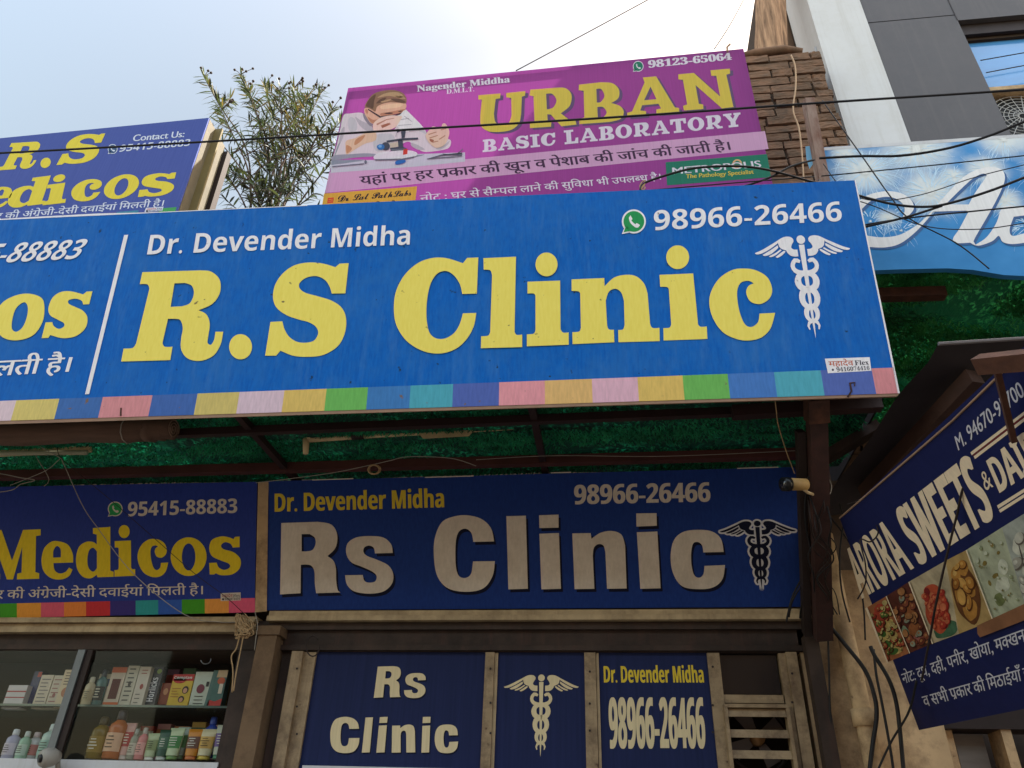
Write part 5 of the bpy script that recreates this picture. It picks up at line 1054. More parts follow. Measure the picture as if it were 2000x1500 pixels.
wire('looped dark cord hooked over the first letters of the side sign', [(1655, 985, 3.25), (1687, 980, 3.2), (1705, 1010, 3.15), (1715, 1040, 3.12), (1700, 1058, 3.12), (1680, 1055, 3.14), (1690, 1100, 3.14), (1690, 1140, 3.2), (1675, 1170, 3.26)], .003, m_steel, 'cord', 'cord', 'cords in front of the side sign')

wr = random.Random(5)
for k in range(7):
    x0_ = wr.uniform(1584, 1612); yy = wr.uniform(930, 1010); pts = []
    for i in range(7):
        t = i / 6; pts.append((x0_ + wr.uniform(-16, 22) + 14 * t, yy + (1200 - yy) * t, 3.24 + .5 * t + (.0 if i else .1)))
    wire('slack thin wire tangled round the leaning steel post', pts, wr.uniform(.0022, .004), wr.choice((m_black, m_steel, m_bwire)), 'wire', 'wire', 'thin wires tangled round the leaning post')
for k, (xa_, ya_, xb_, yb_, sg) in enumerate(((1600, 1095, 1541, 1205, -10), (1598, 1110, 1562, 1207, -6), (1606, 1118, 1580, 1206, 4), (1640, 985, 1690, 1250, 10), (1652, 1000, 1660, 1215, -14), (1622, 1010, 1672, 1110, 12))):
    wire('dark cable drooping beside the leaning post and the cream pillar', [(xa_, ya_, 3.66), (xa_ + (xb_ - xa_) * .3 + sg, ya_ + (yb_ - ya_) * .35, 3.7), (xa_ + (xb_ - xa_) * .7 + sg, ya_ + (yb_ - ya_) * .7, 3.76), (xb_, yb_, 3.84)], .004, m_black, 'cable', 'cable', 'dark cables drooping beside the leaning post')

# ================================================================== security cameras
def camera_body(label, c, d, L_, r, group):
    t = thing('security_camera', label, 'camera', tuple(c), group); c = Vector(c); d = Vector(d).normalized()
    return t, c, d
t, c, d = camera_body('dusty cream bullet camera on the leaning post, looking towards the clinic sign', at(1552, 946, 3.2), (-.9, -.42, -.16), .1, .03, 'security cameras')
obj('body', MB().tube([c + d * -.06, c + d * .035], [.026, .028], 18), M('camera_shell', (180, 146, 92), .6, .15, (20, 20, 20), dirt=(110, 84, 52), dirt_amt=.5), t, True)
obj('hood', MB().tube([c + d * .03, c + d * .06], [.031, .031], 18), m_blackgloss, t, True)
obj('lens', MB().tube([c + d * .055, c + d * .063], [.02, .018], 16), M('lens_glass', (20, 22, 30), .05, .1, spec=.9), t, True)
obj('bracket', MB().tube([c + d * -.04 + Vector((0, 0, -.02)), c + d * -.07 + Vector((0, .02, -.03)), c + d * -.11 + Vector((0, .06, -.02))], .007, 8), m_dust, t, True)
t, c, d = camera_body('pale domed bullet camera at the foot of the steel mullion', at(92, 1480, 3.86), (-.45, -.85, -.2), .1, .03, 'security cameras')
mw = M('camera_white', (150, 145, 136), .5, .08)
obj('body', MB().tube([c + d * -.06, c + d * -.03, c + d * .01, c + d * .03], [.022, .042, .046, .034], 20), mw, t, True)
obj('lens', MB().tube([c + d * .028, c + d * .038], [.02, .018], 16), m_blackgloss, t, True)
obj('bracket', MB().tube([c + d * -.05, c + Vector((.02, .085, -.05))], .012, 8), mw, t, True)

# ================================================================== brick pier, trunk and wall behind the banner
bp = thing('brick_pier', 'rough old brick pier between the purple banner and the white pillar', 'brick pier', (1.6, 4.4, 3.4))
ztop = at(1520, 108, 4.4).z
bx0, bx1 = 1.0, at(1630, 250, 4.4).x + .06
obj('mortar', MB().box(bx0 + .01, bx1 - .01, 4.42, 4.8, 3.3, ztop - .01), m_mortar, bp)
mb = MB(); z = 3.5; k = 0
while z < ztop - .03:
    h_ = .090 + rng.uniform(-.006, .006); x = bx0 - (.12 if k % 2 else 0) + rng.uniform(-.03, .03)
    while x < bx1 - .04:
        l_ = rng.choice((.33, .30, .34, .17)); xe = min(x + l_, bx1 + rng.uniform(-.02, .02))
        j = lambda s=.006: rng.uniform(-s, s)
        yf = 4.4 + rng.uniform(-.007, .007); xa = max(x, bx0); c_ = .005
        if xe - xa > .05:
            n0 = len(mb.v)
            fr_ = [(xa + c_ + j(), yf + j(), z + c_ + j()), (xe - c_ + j(), yf + j(), z + c_ + j()), (xe - c_ + j(), yf + j(), z + h_ - c_ + j()), (xa + c_ + j(), yf + j(), z + h_ - c_ + j())]
            mid = [(xa + j(), yf + .014, z + j()), (xe + j(), yf + .014, z + j()), (xe + j(), yf + .014, z + h_ + j()), (xa + j(), yf + .014, z + h_ + j())]
            bk = [(xa, yf + .1, z), (xe, yf + .1, z), (xe, yf + .1, z + h_), (xa, yf + .1, z + h_)]
            mb.v += [Vector(p) for p in fr_ + mid + bk]
            mb.f += [(n0, n0 + 1, n0 + 2, n0 + 3)]
            for a_ in (0, 4):
                for q in range(4): mb.f.append((n0 + a_ + q, n0 + a_ + 4 + q, n0 + a_ + 4 + (q + 1) % 4, n0 + a_ + (q + 1) % 4))
        x = xe + .012 + j(.004)
    z += h_ + .011; k += 1
bo = obj('brickwork', mb, m_brick, bp); sd_ = bo.modifiers.new('sub', 'SUBSURF'); sd_.subdivision_type = 'SIMPLE'; sd_.levels = sd_.render_levels = 3; tx_ = bpy.data.textures.new('rough', 'CLOUDS'); tx_.noise_scale = .022; tx_.noise_depth = 3; dp_ = bo.modifiers.new('rough', 'DISPLACE'); dp_.texture = tx_; dp_.strength = .014; dp_.mid_level = .5
c0 = at(1500, 104, 4.42)
mb = MB().tube([c0 + Vector((-.26, 0, -.02)), c0 + Vector((-.1, .02, .035)), c0 + Vector((.15, .02, .05)), c0 + Vector((.3, .03, .02))], [.03, .045, .045, .03], 10); obj('mortar_cap', mb, m_brick, bp, True)
tr = thing('bare_tree', 'thick grooved bare tree trunk rising behind the brick pier', 'tree', (1.7, 4.75, 3.4))
mb = MB(); n = 40; pts = 24
ca0, ca1 = at(1507, 110, 4.72), at(1504, -30, 4.72)
for i in range(pts):
    q = i / (pts - 1); cc = ca0.lerp(ca1, -1.2 + q * 3.6)
    for kk in range(n):
        a = 2 * math.pi * kk / n; rr = .145 + .016 * noise.noise(Vector((math.cos(a) * 4, math.sin(a) * 4, cc.z * .5))) + .012 * (1 if (kk % 3 == 0) else -1) * (.5 + noise.noise(Vector((kk * 3.1, cc.z * 2.2, 1))))
        mb.v.append(cc + Vector((rr * math.cos(a), rr * math.sin(a), 0)))
for i in range(pts - 1):
    for kk in range(n): mb.f.append((i * n + kk, i * n + (kk + 1) % n, (i + 1) * n + (kk + 1) % n, (i + 1) * n + kk))
obj('trunk', mb, m_bark, tr, True)
tag(obj('rear_wall', MB().box(at(1530, 60, 5.2).x, 2.6, 5.2, 5.4, 3, 10), M('rear_plaster', (120, 98, 82), .9, .2, (3, 3, 3), bump=.4)), 'shaded brown wall in the gap between the trunk and the white pillar', 'wall')
pc = [at(*p) for p in ((1545, 108, 4.36), (1553, 130, 4.35), (1554, 170, 4.35), (1549, 215, 4.35), (1560, 250, 4.35), (1566, 300, 4.35), (1570, 360, 4.35))]
tag(obj('pale_wire', MB().tube(catmull(pc, 6), .007, 6), M('sun_bleached_cable', (176, 146, 116), .7), smooth=True), 'sun bleached pale cable hanging down the brick pier', 'cable')
rp = thing('rusty_sign_post', 'flaking rusty angle post standing behind the corner of the bright blue board', 'post', tuple(at(1598, 352, 2.98)))
p0, p1 = at(1601, 370, 2.98), at(1581, 192, 2.98)
obj('angle', MB().bar(p0 + Vector((0, 0, -.6)), p1, .05, .012, (0, 1, 0)), m_rust_pale, rp)
obj('angle_flange', MB().bar(p0 + Vector((-.025, .025, -.6)), p1 + Vector((-.025, .025, 0)), .012, .05, (0, 1, 0)), m_rust_pale, rp)
tag(obj('cloth_scrap', MB().poly([at(p[0], p[1], 3.02) for p in ((1573, 286), (1584, 285), (1588, 320), (1581, 330), (1575, 310))]), flex('cloth_scrap', (120, 170, 200), spot=(230, 230, 235), spot_scale=60)), 'small pale blue scrap of cloth caught behind the rusty angle post', 'scrap')
tag(obj('sign_bracket', MB().tube([at(1421, 101, 3.97), at(1420, 92, 3.97), at(1426, 86, 3.97)], .008, 6), m_board), 'tiny pinkish bracket on the top edge of the purple banner', 'bracket')

# ================================================================== white and grey building
wb = thing('clad_building', 'modern building with a white pillar, grey cladding and blue tinted window', 'building', (4, 5.5, 0))
YW = 4.6
wx0, wx1 = at(1583, 0, YW).x - .002, at(1727, 132, YW).x
wx1 = (at(1681.4, 0, YW).x + at(1771.8, 264.6, YW).x) / 2; wx0 = (at(1582.8, 0, YW).x + at(1648.6, 266, YW).x) / 2
zbot = at(1700, 268, YW).z
HB = 11.4
obj('pillar', MB().box(wx0, wx1, YW, 5.12, 2.0, HB), m_white, wb)
obj('pillar_return_shade', MB().box(wx0 - .012, wx0 - .001, YW + .10, 5.12, 2.0, at(1600, 108, 4.8).z), M('pillar_shade_grey', (186, 188, 194), .6, .05), wb)  # greyer sheet below the shade line on the pillar's side, shade put into colour
gx1 = (at(1871, 33.6, YW).x + at(1967.8, 224, YW).x) / 2
zj = at(1780, 37, YW + .04).z
obj('cladding', MB().box(wx1 + .001, gx1, YW + .04, 5.12, 2.0, zj - .006).box(wx1 + .001, gx1, YW + .04, 5.12, zj + .006, HB - .01), m_grey, wb)
zh = at(1920, 38, YW + .04).z
obj('cladding', MB().box(gx1 + .001, 8, YW + .04, 5.12, zh + .02, HB - .01), m_grey, wb)
obj('joint', MB().box(wx1 + .002, gx1 - .001, YW + .055, 5.1, zj - .0055, zj + .0055).box(gx1 - .004, gx1 + .004, YW + .036, YW + .0395, zh + .03, HB - .02), m_joint, wb)
YG = YW + .16
zwt, zwb = at(1950, 80, YG).z, at(1985, 177, YG).z
obj('window_head', MB().box(gx1 + .002, 8, YW + .09, 5.11, at(1950, 62, YW + .09).z, zh + .018), m_steel, wb)
obj('window_frame', MB().box(gx1 + .002, 8, YW + .13, 5.11, zwt, at(1950, 62, YW + .09).z - .002), m_mortar, wb)
obj('window', MB().box(gx1 + .002, 8, YG, YG + .05, zwb, zwt - .001), m_bluewin, wb)
obj('ledge', MB().box(gx1 + .003, 8, YW + .10, 5.11, zwb - .045, zwb - .002), m_cream, wb)
obj('body', MB().box(wx0 + .02, 9, 5.13, 14, 0, HB - .3), m_mortar, wb)
obj('recess', MB().box(gx1 + .003, 8, 5.06, 5.12, 2.0, zwb - .046), m_dark, wb)
ac = thing('air_conditioner', 'outdoor air conditioner with a round wire fan guard under the blue window', 'air conditioner', (gx1 + .6, 4.85, zwb - .8))
az1 = zwb - .075; aw0 = gx1 + .05
obj('case', MB().box(aw0, aw0 + .85, 4.8, 5.05, az1 - .62, az1), M('ac_case', (190, 180, 160), .5, .06, dirt=(130, 110, 84), dirt_amt=.5), ac)
fcx = Vector((at(1998, 228, 4.78).x, 4.795, at(1998, 228, 4.78).z))
mb = MB().disc(fcx + Vector((0, -.003, 0)), .26, (0, -1, 0), 32); obj('fan_opening', mb, m_black, ac)
mb = MB()
for q in range(1, 8): mb.tube([fcx + Vector((.26 * q / 7 * math.cos(6.2832 * i / 36), -.02, .26 * q / 7 * math.sin(6.2832 * i / 36))) for i in range(37)], .003, 5)
for q in range(18): a = 6.2832 * q / 18; mb.tube([fcx + Vector((.03 * math.cos(a), -.022, .03 * math.sin(a))), fcx + Vector((.265 * math.cos(a + .3), -.022, .265 * math.sin(a + .3)))], .003, 5)
obj('fan_grille', mb, m_white, ac)

# ================================================================== fireworks sign of the neighbour
fs_ = thing('fireworks_sign', 'sky blue sign with white fireworks and flowing white script lettering', 'sign', tuple(P_SHOW.at((1850, 530))))
s_blue = flex('sky_blue_vinyl', (48, 124, 184), rgb2=(70, 146, 206), scale=(3, 3, 3), var=.1); s_white = flex('script_white', (230, 228, 226)); s_sh = flex('script_shadow', (66, 100, 148)); s_spark = flex('spark_white', (196, 222, 240)); s_core = flex('spark_core', (224, 226, 222))
QF = [(1660, 531), (2260, 566), (2260, 240), (1604, 288)]
def glow_vinyl(m, spots):
    t = m.node_tree; N = t.nodes; L = t.links; b = N['Principled BSDF']; src = b.inputs['Base Color'].links[0].from_socket
    tc = N.new('ShaderNodeTexCoord'); nz = N.new('ShaderNodeTexNoise'); nz.inputs['Scale'].default_value = 14; nz.inputs['Detail'].default_value = 4; L.new(tc.outputs['Object'], nz.inputs['Vector'])
    for c, r in spots:
        d = N.new('ShaderNodeVectorMath'); d.operation = 'DISTANCE'; L.new(tc.outputs['Object'], d.inputs[0]); d.inputs[1].default_value = c
        dv = N.new('ShaderNodeMath'); dv.operation = 'MULTIPLY_ADD'; L.new(nz.outputs[0], dv.inputs[0]); dv.inputs[1].default_value = -.5 * r; L.new(d.outputs['Value'], dv.inputs[2])
        mr = N.new('ShaderNodeMapRange'); mr.interpolation_type = 'SMOOTHERSTEP'; mr.inputs[1].default_value = -.15 * r; mr.inputs[2].default_value = r; mr.inputs[3].default_value = .95; mr.inputs[4].default_value = 0
        L.new(dv.outputs[0], mr.inputs[0]); mx = N.new('ShaderNodeMixRGB'); mx.inputs[2].default_value = (*lin((222, 226, 222)), 1); L.new(mr.outputs[0], mx.inputs[0]); L.new(src, mx.inputs[1]); src = mx.outputs[0]
    L.new(src, b.inputs['Base Color'])
glow_vinyl(s_blue, [(P_SHOW.at(p) - fs_.location, r) for p, r in (((1690, 335), .20), ((1790, 288), .24), ((1818, 375), .20), ((1862, 344), .08), ((1925, 330), .13), ((1960, 270), .17), ((1735, 425), .07), ((1648, 300), .09), ((1963, 392), .11), ((2060, 330), .17), ((2150, 300), .17))])
mb = MB(); top = [(1604, 288), (1800, 276), (2000, 262), (2260, 244)]; bot = [(1640, 532), (1708, 528), (1760, 526), (1850, 524), (1900, 527), (1960, 537), (2040, 541), (2130, 540), (2260, 548)]
face = [P_SHOW.at(p) for p in bot + top[::-1]]; n_ = len(face); mb.v += face + [p - P_SHOW.n * .03 for p in face]; mb.f.append(tuple(range(n_))); mb.f.append(tuple(range(2 * n_ - 1, n_ - 1, -1)))
for i in range(n_): mb.f.append((i, n_ + i, n_ + (i + 1) % n_, (i + 1) % n_))
obj('panel', mb, s_blue, fs_)
sheet(fs_, P_SHOW, [[(1606, 294), (2258, 252), (2258, 244.5), (1604.5, 288.5)]], m_white, 'top_border', .0015)
rg = random.Random(4)
sp = MB(); core = MB()
for (cx, cy, rad, nn, cr) in ((1690, 335, 92, 120, 22), (1790, 290, 80, 90, 26), (1818, 375, 74, 90, 20), (1862, 344, 34, 40, 8), (1925, 330, 60, 50, 12), (1960, 272, 55, 50, 16), (1735, 425, 40, 30, 7), (1648, 300, 48, 40, 8), (1963, 392, 50, 46, 9), (1700, 432, 46, 26, 6), (1760, 450, 40, 24, 6), (2060, 330, 80, 70, 16), (2010, 440, 50, 40, 9), (2150, 300, 80, 70, 14)):
    for k in range(nn):
        a = rg.uniform(0, 6.2832); l0 = rg.uniform(.12, .5) * rad; l1 = l0 + rg.uniform(.25, .6) * rad; bend = rg.uniform(-.25, .25); P_ = []
        for i in range(5):
            t = i / 4; rr_ = l0 + (l1 - l0) * t; aa = a + bend * t * t; P_.append((cx + rr_ * math.cos(aa), cy + rr_ * math.sin(aa) + 8 * t * t * rr_ / rad))
        wd = rg.uniform(.35, .9)
        offz = .0014 + .00001 * k
        for i in range(4):
            (xa_, ya_), (xb_, yb_) = P_[i], P_[i + 1]; d_ = math.hypot(xb_ - xa_, yb_ - ya_) or 1; nx, ny = -(yb_ - ya_) / d_, (xb_ - xa_) / d_
            w0, w1 = wd * (1 - i / 5), wd * (1 - (i + 1) / 5)
            q_ = [(xa_ + nx * w0, ya_ + ny * w0), (xb_ + nx * w1, yb_ + ny * w1), (xb_ - nx * w1, yb_ - ny * w1), (xa_ - nx * w0, ya_ - ny * w0)]
            if all(1620 < p[0] < 2255 and 296 - .06 * (p[0] - 1604) < p[1] < 520 for p in q_): sp.poly([P_SHOW.at(p, offz) for p in q_])
    star = []
    for k in range(56):
        a = 6.2832 * k / 56; r_ = cr * .55 * (rg.uniform(.7, 1.9) if k % 2 else rg.uniform(.35, .7)); y_ = cy + r_ * math.sin(a) * .8; star.append((cx + r_ * math.cos(a), max(y_, 290 - .062 * (cx - 1604) + 1)))
    px_shape(P_SHOW, [[star]], .003 + cx * 1e-7, core)
obj('firework_spray_print', sp, s_spark, fs_); obj('firework_core_print', core, s_core, fs_)
Q_ = (1500, 250, 3.75)
arc = crop(*Q_, [[(640,590),(660,540,1),(740,488,1),(870,462,1),(980,480,1),(1050,530,1),(1068,590,1),(1030,640,1),(985,655),(1000,610,1),(990,560,1),(930,515,1),(850,505,1),(760,530,1),(690,590,1),(660,620)]])
low_ = crop(*Q_, [[(640,760),(740,790,1),(850,800,1),(970,780,1),(1090,710,1),(1170,640),(1240,560,1),(1330,460,1),(1430,360,1),(1530,305,1),(1630,285,1),(1710,305,1),(1735,360,1),(1715,440,1),(1640,590,1),(1530,780,1),(1505,830),(1520,855),(1600,800,1),(1670,700,1),(1700,610),(1720,575),(1760,570),(1875,575),(1880,640),(1800,650),(1770,740,1),(1790,790,1),(1880,770),(1880,840),(1790,850,1),(1720,835,1),(1690,790,1),(1640,830,1),(1540,862,1),(1480,840),(1380,842,1),(1355,810,1),(1400,740,1),(1470,610),(1450,605),(1210,612),(1150,690,1),(1060,780,1),(960,850,1),(850,875,1),(730,870),(640,850)], [(1470,560),(1520,470,1),(1590,370),(1600,345,1),(1570,335,1),(1500,370,1),(1400,460,1),(1300,560)]])
o2 = crop(*Q_, [ell(2010, 720, 105, 130, 14), ell(2010, 720, 55, 85, 12)]); r3 = crop(*Q_, [[(2150,600),(2230,590),(2225,650),(2330,600,1),(2370,620),(2340,690),(2240,700,1),(2210,850),(2130,850)]])
sh = MB()
for c in (arc, low_, o2, r3): px_shape(P_SHOW, [[[(p[0] + 4.5, p[1] + 4) + tuple(p[2:]) for p in k] for k in c]], .0045, sh)
obj('letter_shadow', sh, s_sh, fs_)
mb = MB()
for c in (arc, low_, o2, r3): px_shape(P_SHOW, [c], .006, mb)
obj('lettering', mb, s_white, fs_)
# neighbour's turf canopy
nc = thing('neighbour_canopy', 'green turf canopy of the next shop sloping away below the fireworks sign', 'canopy', (2, 3.5, 4))
zn = lambda x, y: 4.15 + (y - 3.08) * -.17
turf_sheet('turf', nc, XC + .05, 4.2, 3.09, 4.58, zn, m_turf2, 50, 20, 7, .03)
o = blades('turf_blades', nc, XC + .06, 2.9, 3.1, 4.5, lambda x, y: zn(x, y) - .004, M('turf_blade_weathered', (96, 196, 112), .6, .3, (5, 8, 5), trans=.5, rgb2=(10, 90, 44)), 52000, .04, 8); o['kind'] = 'stuff'
ba, bb = at(1690, 577, 3.2), at(1845, 573, 3.2)
obj('bar', MB().bar(ba, bb, .05, .055), m_rust, nc)
obj('rear_wall', MB().box(XC + .06, 6, 4.585, 4.62, 2.0, 4.2), m_dark, nc)
obj('side_sheet', MB().box(XC + .035, XC + .045, 3.09, 4.55, 3.50, 4.10), m_sheetdark, nc)

# ================================================================== sweet shop: dark lower roof and side sign
sr = thing('sweet_shop_roof', 'dark sagging tarpaulin roof with rusty beam over the sweet shop side sign', 'canopy', (1.7, 3.2, 2.9))
A0, A1 = at(1832, 673, 2.75), at(2300, 640, 2.75); B0, B1 = at(1585, 1010, 3.86), at(1900, 980, 3.86)
mb = MB(); NX, NY = 16, 14
for j in range(NY + 1):
    for i in range(NX + 1):
        l_ = A0.lerp(B0, j / NY); r_ = A1.lerp(B1, j / NY); p = l_.lerp(r_, i / NX); p.z += .03 * noise.noise(Vector((p.x * 2.5, p.y * 2.5, 4))) * min(1, j, NY - j); mb.v.append(p)
for j in range(NY):
    for i in range(NX): a = j * (NX + 1) + i; mb.f.append((a, a + 1, a + NX + 2, a + NX + 1))
obj('tarpaulin', mb, m_sheetdark, sr, True)
obj('edge_lip', MB().tube([A0 + Vector((0, -.005, 0)), A0.lerp(A1, .4), A1], .008, 6), M('lip_grey', (110, 104, 104), .6), sr)
obj('beam', MB().bar(at(1690, 965, 3.62), at(1905, 735, 2.85), .06, .07), M('rust_beam', (58, 38, 30), .8, .3, (9, 9, 9), bump=.4), sr)
obj('beam', MB().bar(at(1560, 925, 3.72), at(1720, 830, 3.5), .06, .05), m_dark, sr)
ss = thing('sweet_shop_sign', 'navy slanted side sign with tall cream lettering and a row of food pictures', 'sign', tuple(P_SIDE.at((1795, 1425))))
if P_SIDE.u.cross(P_SIDE.v).dot(P_SIDE.n) < 0: pass
n_navy = flex('sweet_sign_navy', (28, 34, 78), scale=(40, 40, 8)); n_cream = flex('sweet_sign_cream', (226, 206, 178)); n_grey = flex('sweet_sign_grey', (196, 194, 204))
QS = [(1795, 1426), (2160, 1352), (2160, 527), (1640, 1012)]
panel(ss, P_SIDE, QS, n_navy, thick=.02)
obj('edge', MB().tube([P_SIDE.at((1640, 1012), .004), P_SIDE.at((1860, 822), .004), P_SIDE.at((2100, 588), .004)], .004, 6), m_board, ss)
lettering(ss, P_SIDE, 'M. 94670-95700', 'plain', [(1872, 880), (2002, 772), (1990, 744), (1864, 853)], n_grey, name='phone_number', bold=1)
C1 = lambda pts: [(1580 + x / 4.688, 640 + y / 4.688) for x, y in pts]
sheet(ss, P_SIDE, [C1([(1490, 1168), (2150, 660), (2150, 630), (1478, 1142)]), C1([(1520, 1203), (2150, 720), (2150, 688), (1508, 1178)])], n_cream, 'double_line', .002)
sheet(ss, P_SIDE, [C1([(1504, 1176), (2150, 686), (2150, 662), (1494, 1169)])], flex('sweet_sign_red', (110, 40, 44)), 'red_line', .002)
C2 = lambda pts: [(1500 + x / 4, 900 + y / 4) for x, y in pts]
sheet(ss, P_SIDE, [C2([(1800, 374), (2200, 118), (2200, 92), (1788, 350)]), C2([(1815, 405), (2200, 160), (2200, 134), (1803, 384)])], n_cream, 'double_line', .002)
lettering(ss, P_SIDE, 'ARORA', 'sans', C2([(735, 1078), (1140, 838), (915, 458), (600, 705)]), n_cream, bold=2)
lettering(ss, P_SIDE, 'SWEETS', 'sans', C2([(1190, 815), (1775, 440), (1560, -50), (985, 395)]), n_cream, bold=3)
lettering(ss, P_SIDE, '&', 'sans', C2([(1700, 235), (1762, 200), (1705, 55), (1650, 92)]), n_cream, name='ampersand')
lettering(ss, P_SIDE, 'DAIRY', 'sans', C2([(1812, 250), (2290, -60), (2130, -330), (1705, 0)]), n_cream, bold=2)
tp = [(1692, 1187), (1730, 1165), (1774, 1137), (1847, 1095), (1886, 1075), (1957, 1030), (2030, 985), (2160, 905)]
bt = [(1732, 1294), (1775, 1276), (1820, 1257.5), (1873, 1238), (1938, 1212), (2003, 1186), (2060, 1162), (2160, 1120)]
cols = [(190, 120, 80), (110, 60, 50), (214, 196, 160), (206, 170, 110), (200, 206, 176), (186, 190, 180), (200, 170, 120)]
fr_ = random.Random(9)
for i in range(7):
    q = [bt[i], bt[i + 1], tp[i + 1], tp[i]]; h = homography(q)
    sheet(ss, P_SIDE, [q], flex('food_back_%d' % i, tuple(int(c * .8) for c in cols[i]), scale=(14, 14, 14), var=.3), 'food_picture', .002 + .0002 * i)
    def blobs(rgb, items, off, name='food'):
        mb = MB()
        for cx, cy, rx, ry in items: px_shape(P_SIDE, [[[h(min(.97, max(.03, cx + rx * math.cos(6.2832 * k / 12) * fr_.uniform(.88, 1.1))), min(.98, max(.02, cy + ry * math.sin(6.2832 * k / 12) * fr_.uniform(.88, 1.1)))) + (1,) for k in range(12)]]], off + len(mb.v) * 1e-7, mb, 3)
        obj(name, mb, flex('food_%d_%d_%d' % rgb, tuple(int(c * .8) for c in rgb), scale=(25, 25, 25), var=.3), ss)
    if i == 0: blobs((206, 84, 66), [(.4, .75, .3, .12), (.25, .6, .2, .1), (.55, .88, .25, .07)], .0045); blobs((226, 196, 120), [(.5, .35, .35, .12), (.6, .15, .3, .1), (.7, .55, .2, .1)], .005); blobs((80, 120, 60), [(.35, .28, .18, .06), (.45, .12, .2, .05), (.3, .45, .12, .05)], .0055)
    if i == 1: blobs((170, 104, 64), [(.65, .62, .2, .2), (.6, .3, .25, .14)], .0045); blobs((196, 120, 110), [(.5, .15, .3, .08)], .005); blobs((150, 170, 140), [(.2, .35, .14, .1), (.3, .2, .12, .06)], .0055)
    if i == 2: blobs((80, 120, 90), [(.6, .16, .42, .15)], .0042); blobs((206, 92, 62), [(.5, .5, .34, .36)], .0048); blobs((226, 130, 90), [(.45, .62, .2, .16), (.6, .36, .14, .12)], .0054); blobs((150, 50, 50), [(.38, .8, .08, .05), (.7, .55, .05, .06), (.62, .22, .1, .04)], .006)
    if i == 3: blobs((120, 76, 44), [(.5, .42, .46, .38)], .0042); blobs((206, 146, 70), [(.32, .68, .2, .13), (.66, .72, .2, .13), (.3, .38, .2, .13), (.68, .42, .2, .14), (.5, .18, .22, .12)], .005); blobs((236, 190, 110), [(.28, .7, .08, .05), (.62, .75, .08, .05), (.64, .46, .08, .05), (.46, .2, .08, .04)], .0056)
    if i == 4: blobs((150, 130, 70), [(.35, .75, .06, .03), (.5, .55, .09, .03), (.3, .5, .04, .04), (.75, .78, .04, .02)], .0048); blobs((130, 140, 90), [(.4, .24, .14, .09)], .005); blobs((236, 238, 214), [(.6, .4, .2, .1), (.75, .6, .12, .1)], .0046)
    if i >= 5: blobs((226, 224, 206), [(.3, .75, .2, .1), (.65, .65, .2, .12), (.4, .45, .2, .1), (.7, .3, .2, .1)], .0048); blobs((96, 84, 80), [(.5, .6, .3, .012), (.45, .3, .3, .012), (.3, .6, .02, .2), (.6, .45, .02, .2)], .0052)
def scatter_food(i, tones, n, r0, r1, area=(.05, .95, .04, .96), asp=1.0, dark=(70, 40, 26)):
    q = [bt[i], bt[i + 1], tp[i + 1], tp[i]]; h = homography(q); mbs = {k: MB() for k in tones}; sh_ = MB()
    for k in range(n):
        cx, cy = fr_.uniform(area[0], area[1]), fr_.uniform(area[2], area[3]); r_ = fr_.uniform(r0, r1); a0 = fr_.uniform(0, 3.14); ax_ = fr_.uniform(.5, 1.0)
        def loop(sc_, dx, dy): return [h(min(.98, max(.02, cx + dx + sc_ * r_ * (math.cos(t) * math.cos(a0) - ax_ * math.sin(t) * math.sin(a0)))), min(.985, max(.015, cy + dy + sc_ * r_ * asp * (math.cos(t) * math.sin(a0) + ax_ * math.sin(t) * math.cos(a0))))) + (1,) for t in [6.2832 * j / 9 for j in range(9)]]
        o_ = .008 + .00012 * k
        px_shape(P_SIDE, [[loop(1.15, .012, -.012)]], o_, sh_, 3); px_shape(P_SIDE, [[loop(1, 0, 0)]], o_ + .00004, mbs[fr_.choice(tones)], 3)
        px_shape(P_SIDE, [[loop(.4, -.01, .012)]], o_ + .00008, mbs[tones[0]], 3)
    obj('food_shade_print', sh_, flex('food_dark_%d_%d_%d' % dark, dark), ss)
    for k, m_b in mbs.items():
        if m_b.v: obj('food_print', m_b, flex('food_%d_%d_%d' % k, tuple(int(c * .8) for c in k), scale=(25, 25, 25), var=.3), ss)
scatter_food(0, [(214, 190, 120), (196, 92, 66), (96, 126, 62), (226, 206, 140), (170, 60, 50)], 60, .05, .12, asp=.45)
scatter_food(1, [(190, 132, 84), (120, 60, 44), (150, 82, 60), (166, 172, 150)], 34, .06, .16, asp=.45, dark=(60, 34, 28))
scatter_food(2, [(230, 128, 88), (206, 84, 58), (190, 64, 50)], 46, .04, .1, (.26, .76, .22, .78), .6, (140, 44, 36))
scatter_food(3, [(226, 172, 92), (204, 140, 66), (190, 122, 54)], 9, .13, .17, (.22, .78, .16, .8), .62, (86, 50, 26))
scatter_food(4, [(222, 226, 200), (176, 184, 146), (150, 130, 76)], 22, .015, .05, (.1, .9, .1, .95), .6, (130, 134, 100))
for i_ in (5, 6): scatter_food(i_, [(224, 222, 206), (204, 200, 184), (186, 182, 168)], 16, .1, .2, asp=.5, dark=(96, 88, 80))
sheet(ss, P_SIDE, [[(1733, 1296), (1735, 1294), (1694, 1186), (1690, 1188)], [(1820.6, 1258), (1822.4, 1257), (1776, 1136), (1774, 1137.5)], [(1776, 1276.4), (1777.4, 1275.8), (1731.6, 1164), (1730, 1165)], [(1938, 1212.6), (1940, 1212), (1888, 1074), (1886, 1075)]], n_cream, 'picture_border', .017)
sheet(ss, P_SIDE, [[(1909, 1238), (1914, 1245), (2160, 1150), (2160, 1106), (1908, 1222)]], M('torn_brown_tape', (130, 88, 60), .8, .2, (12, 12, 12)), 'brown_tape', .0185)
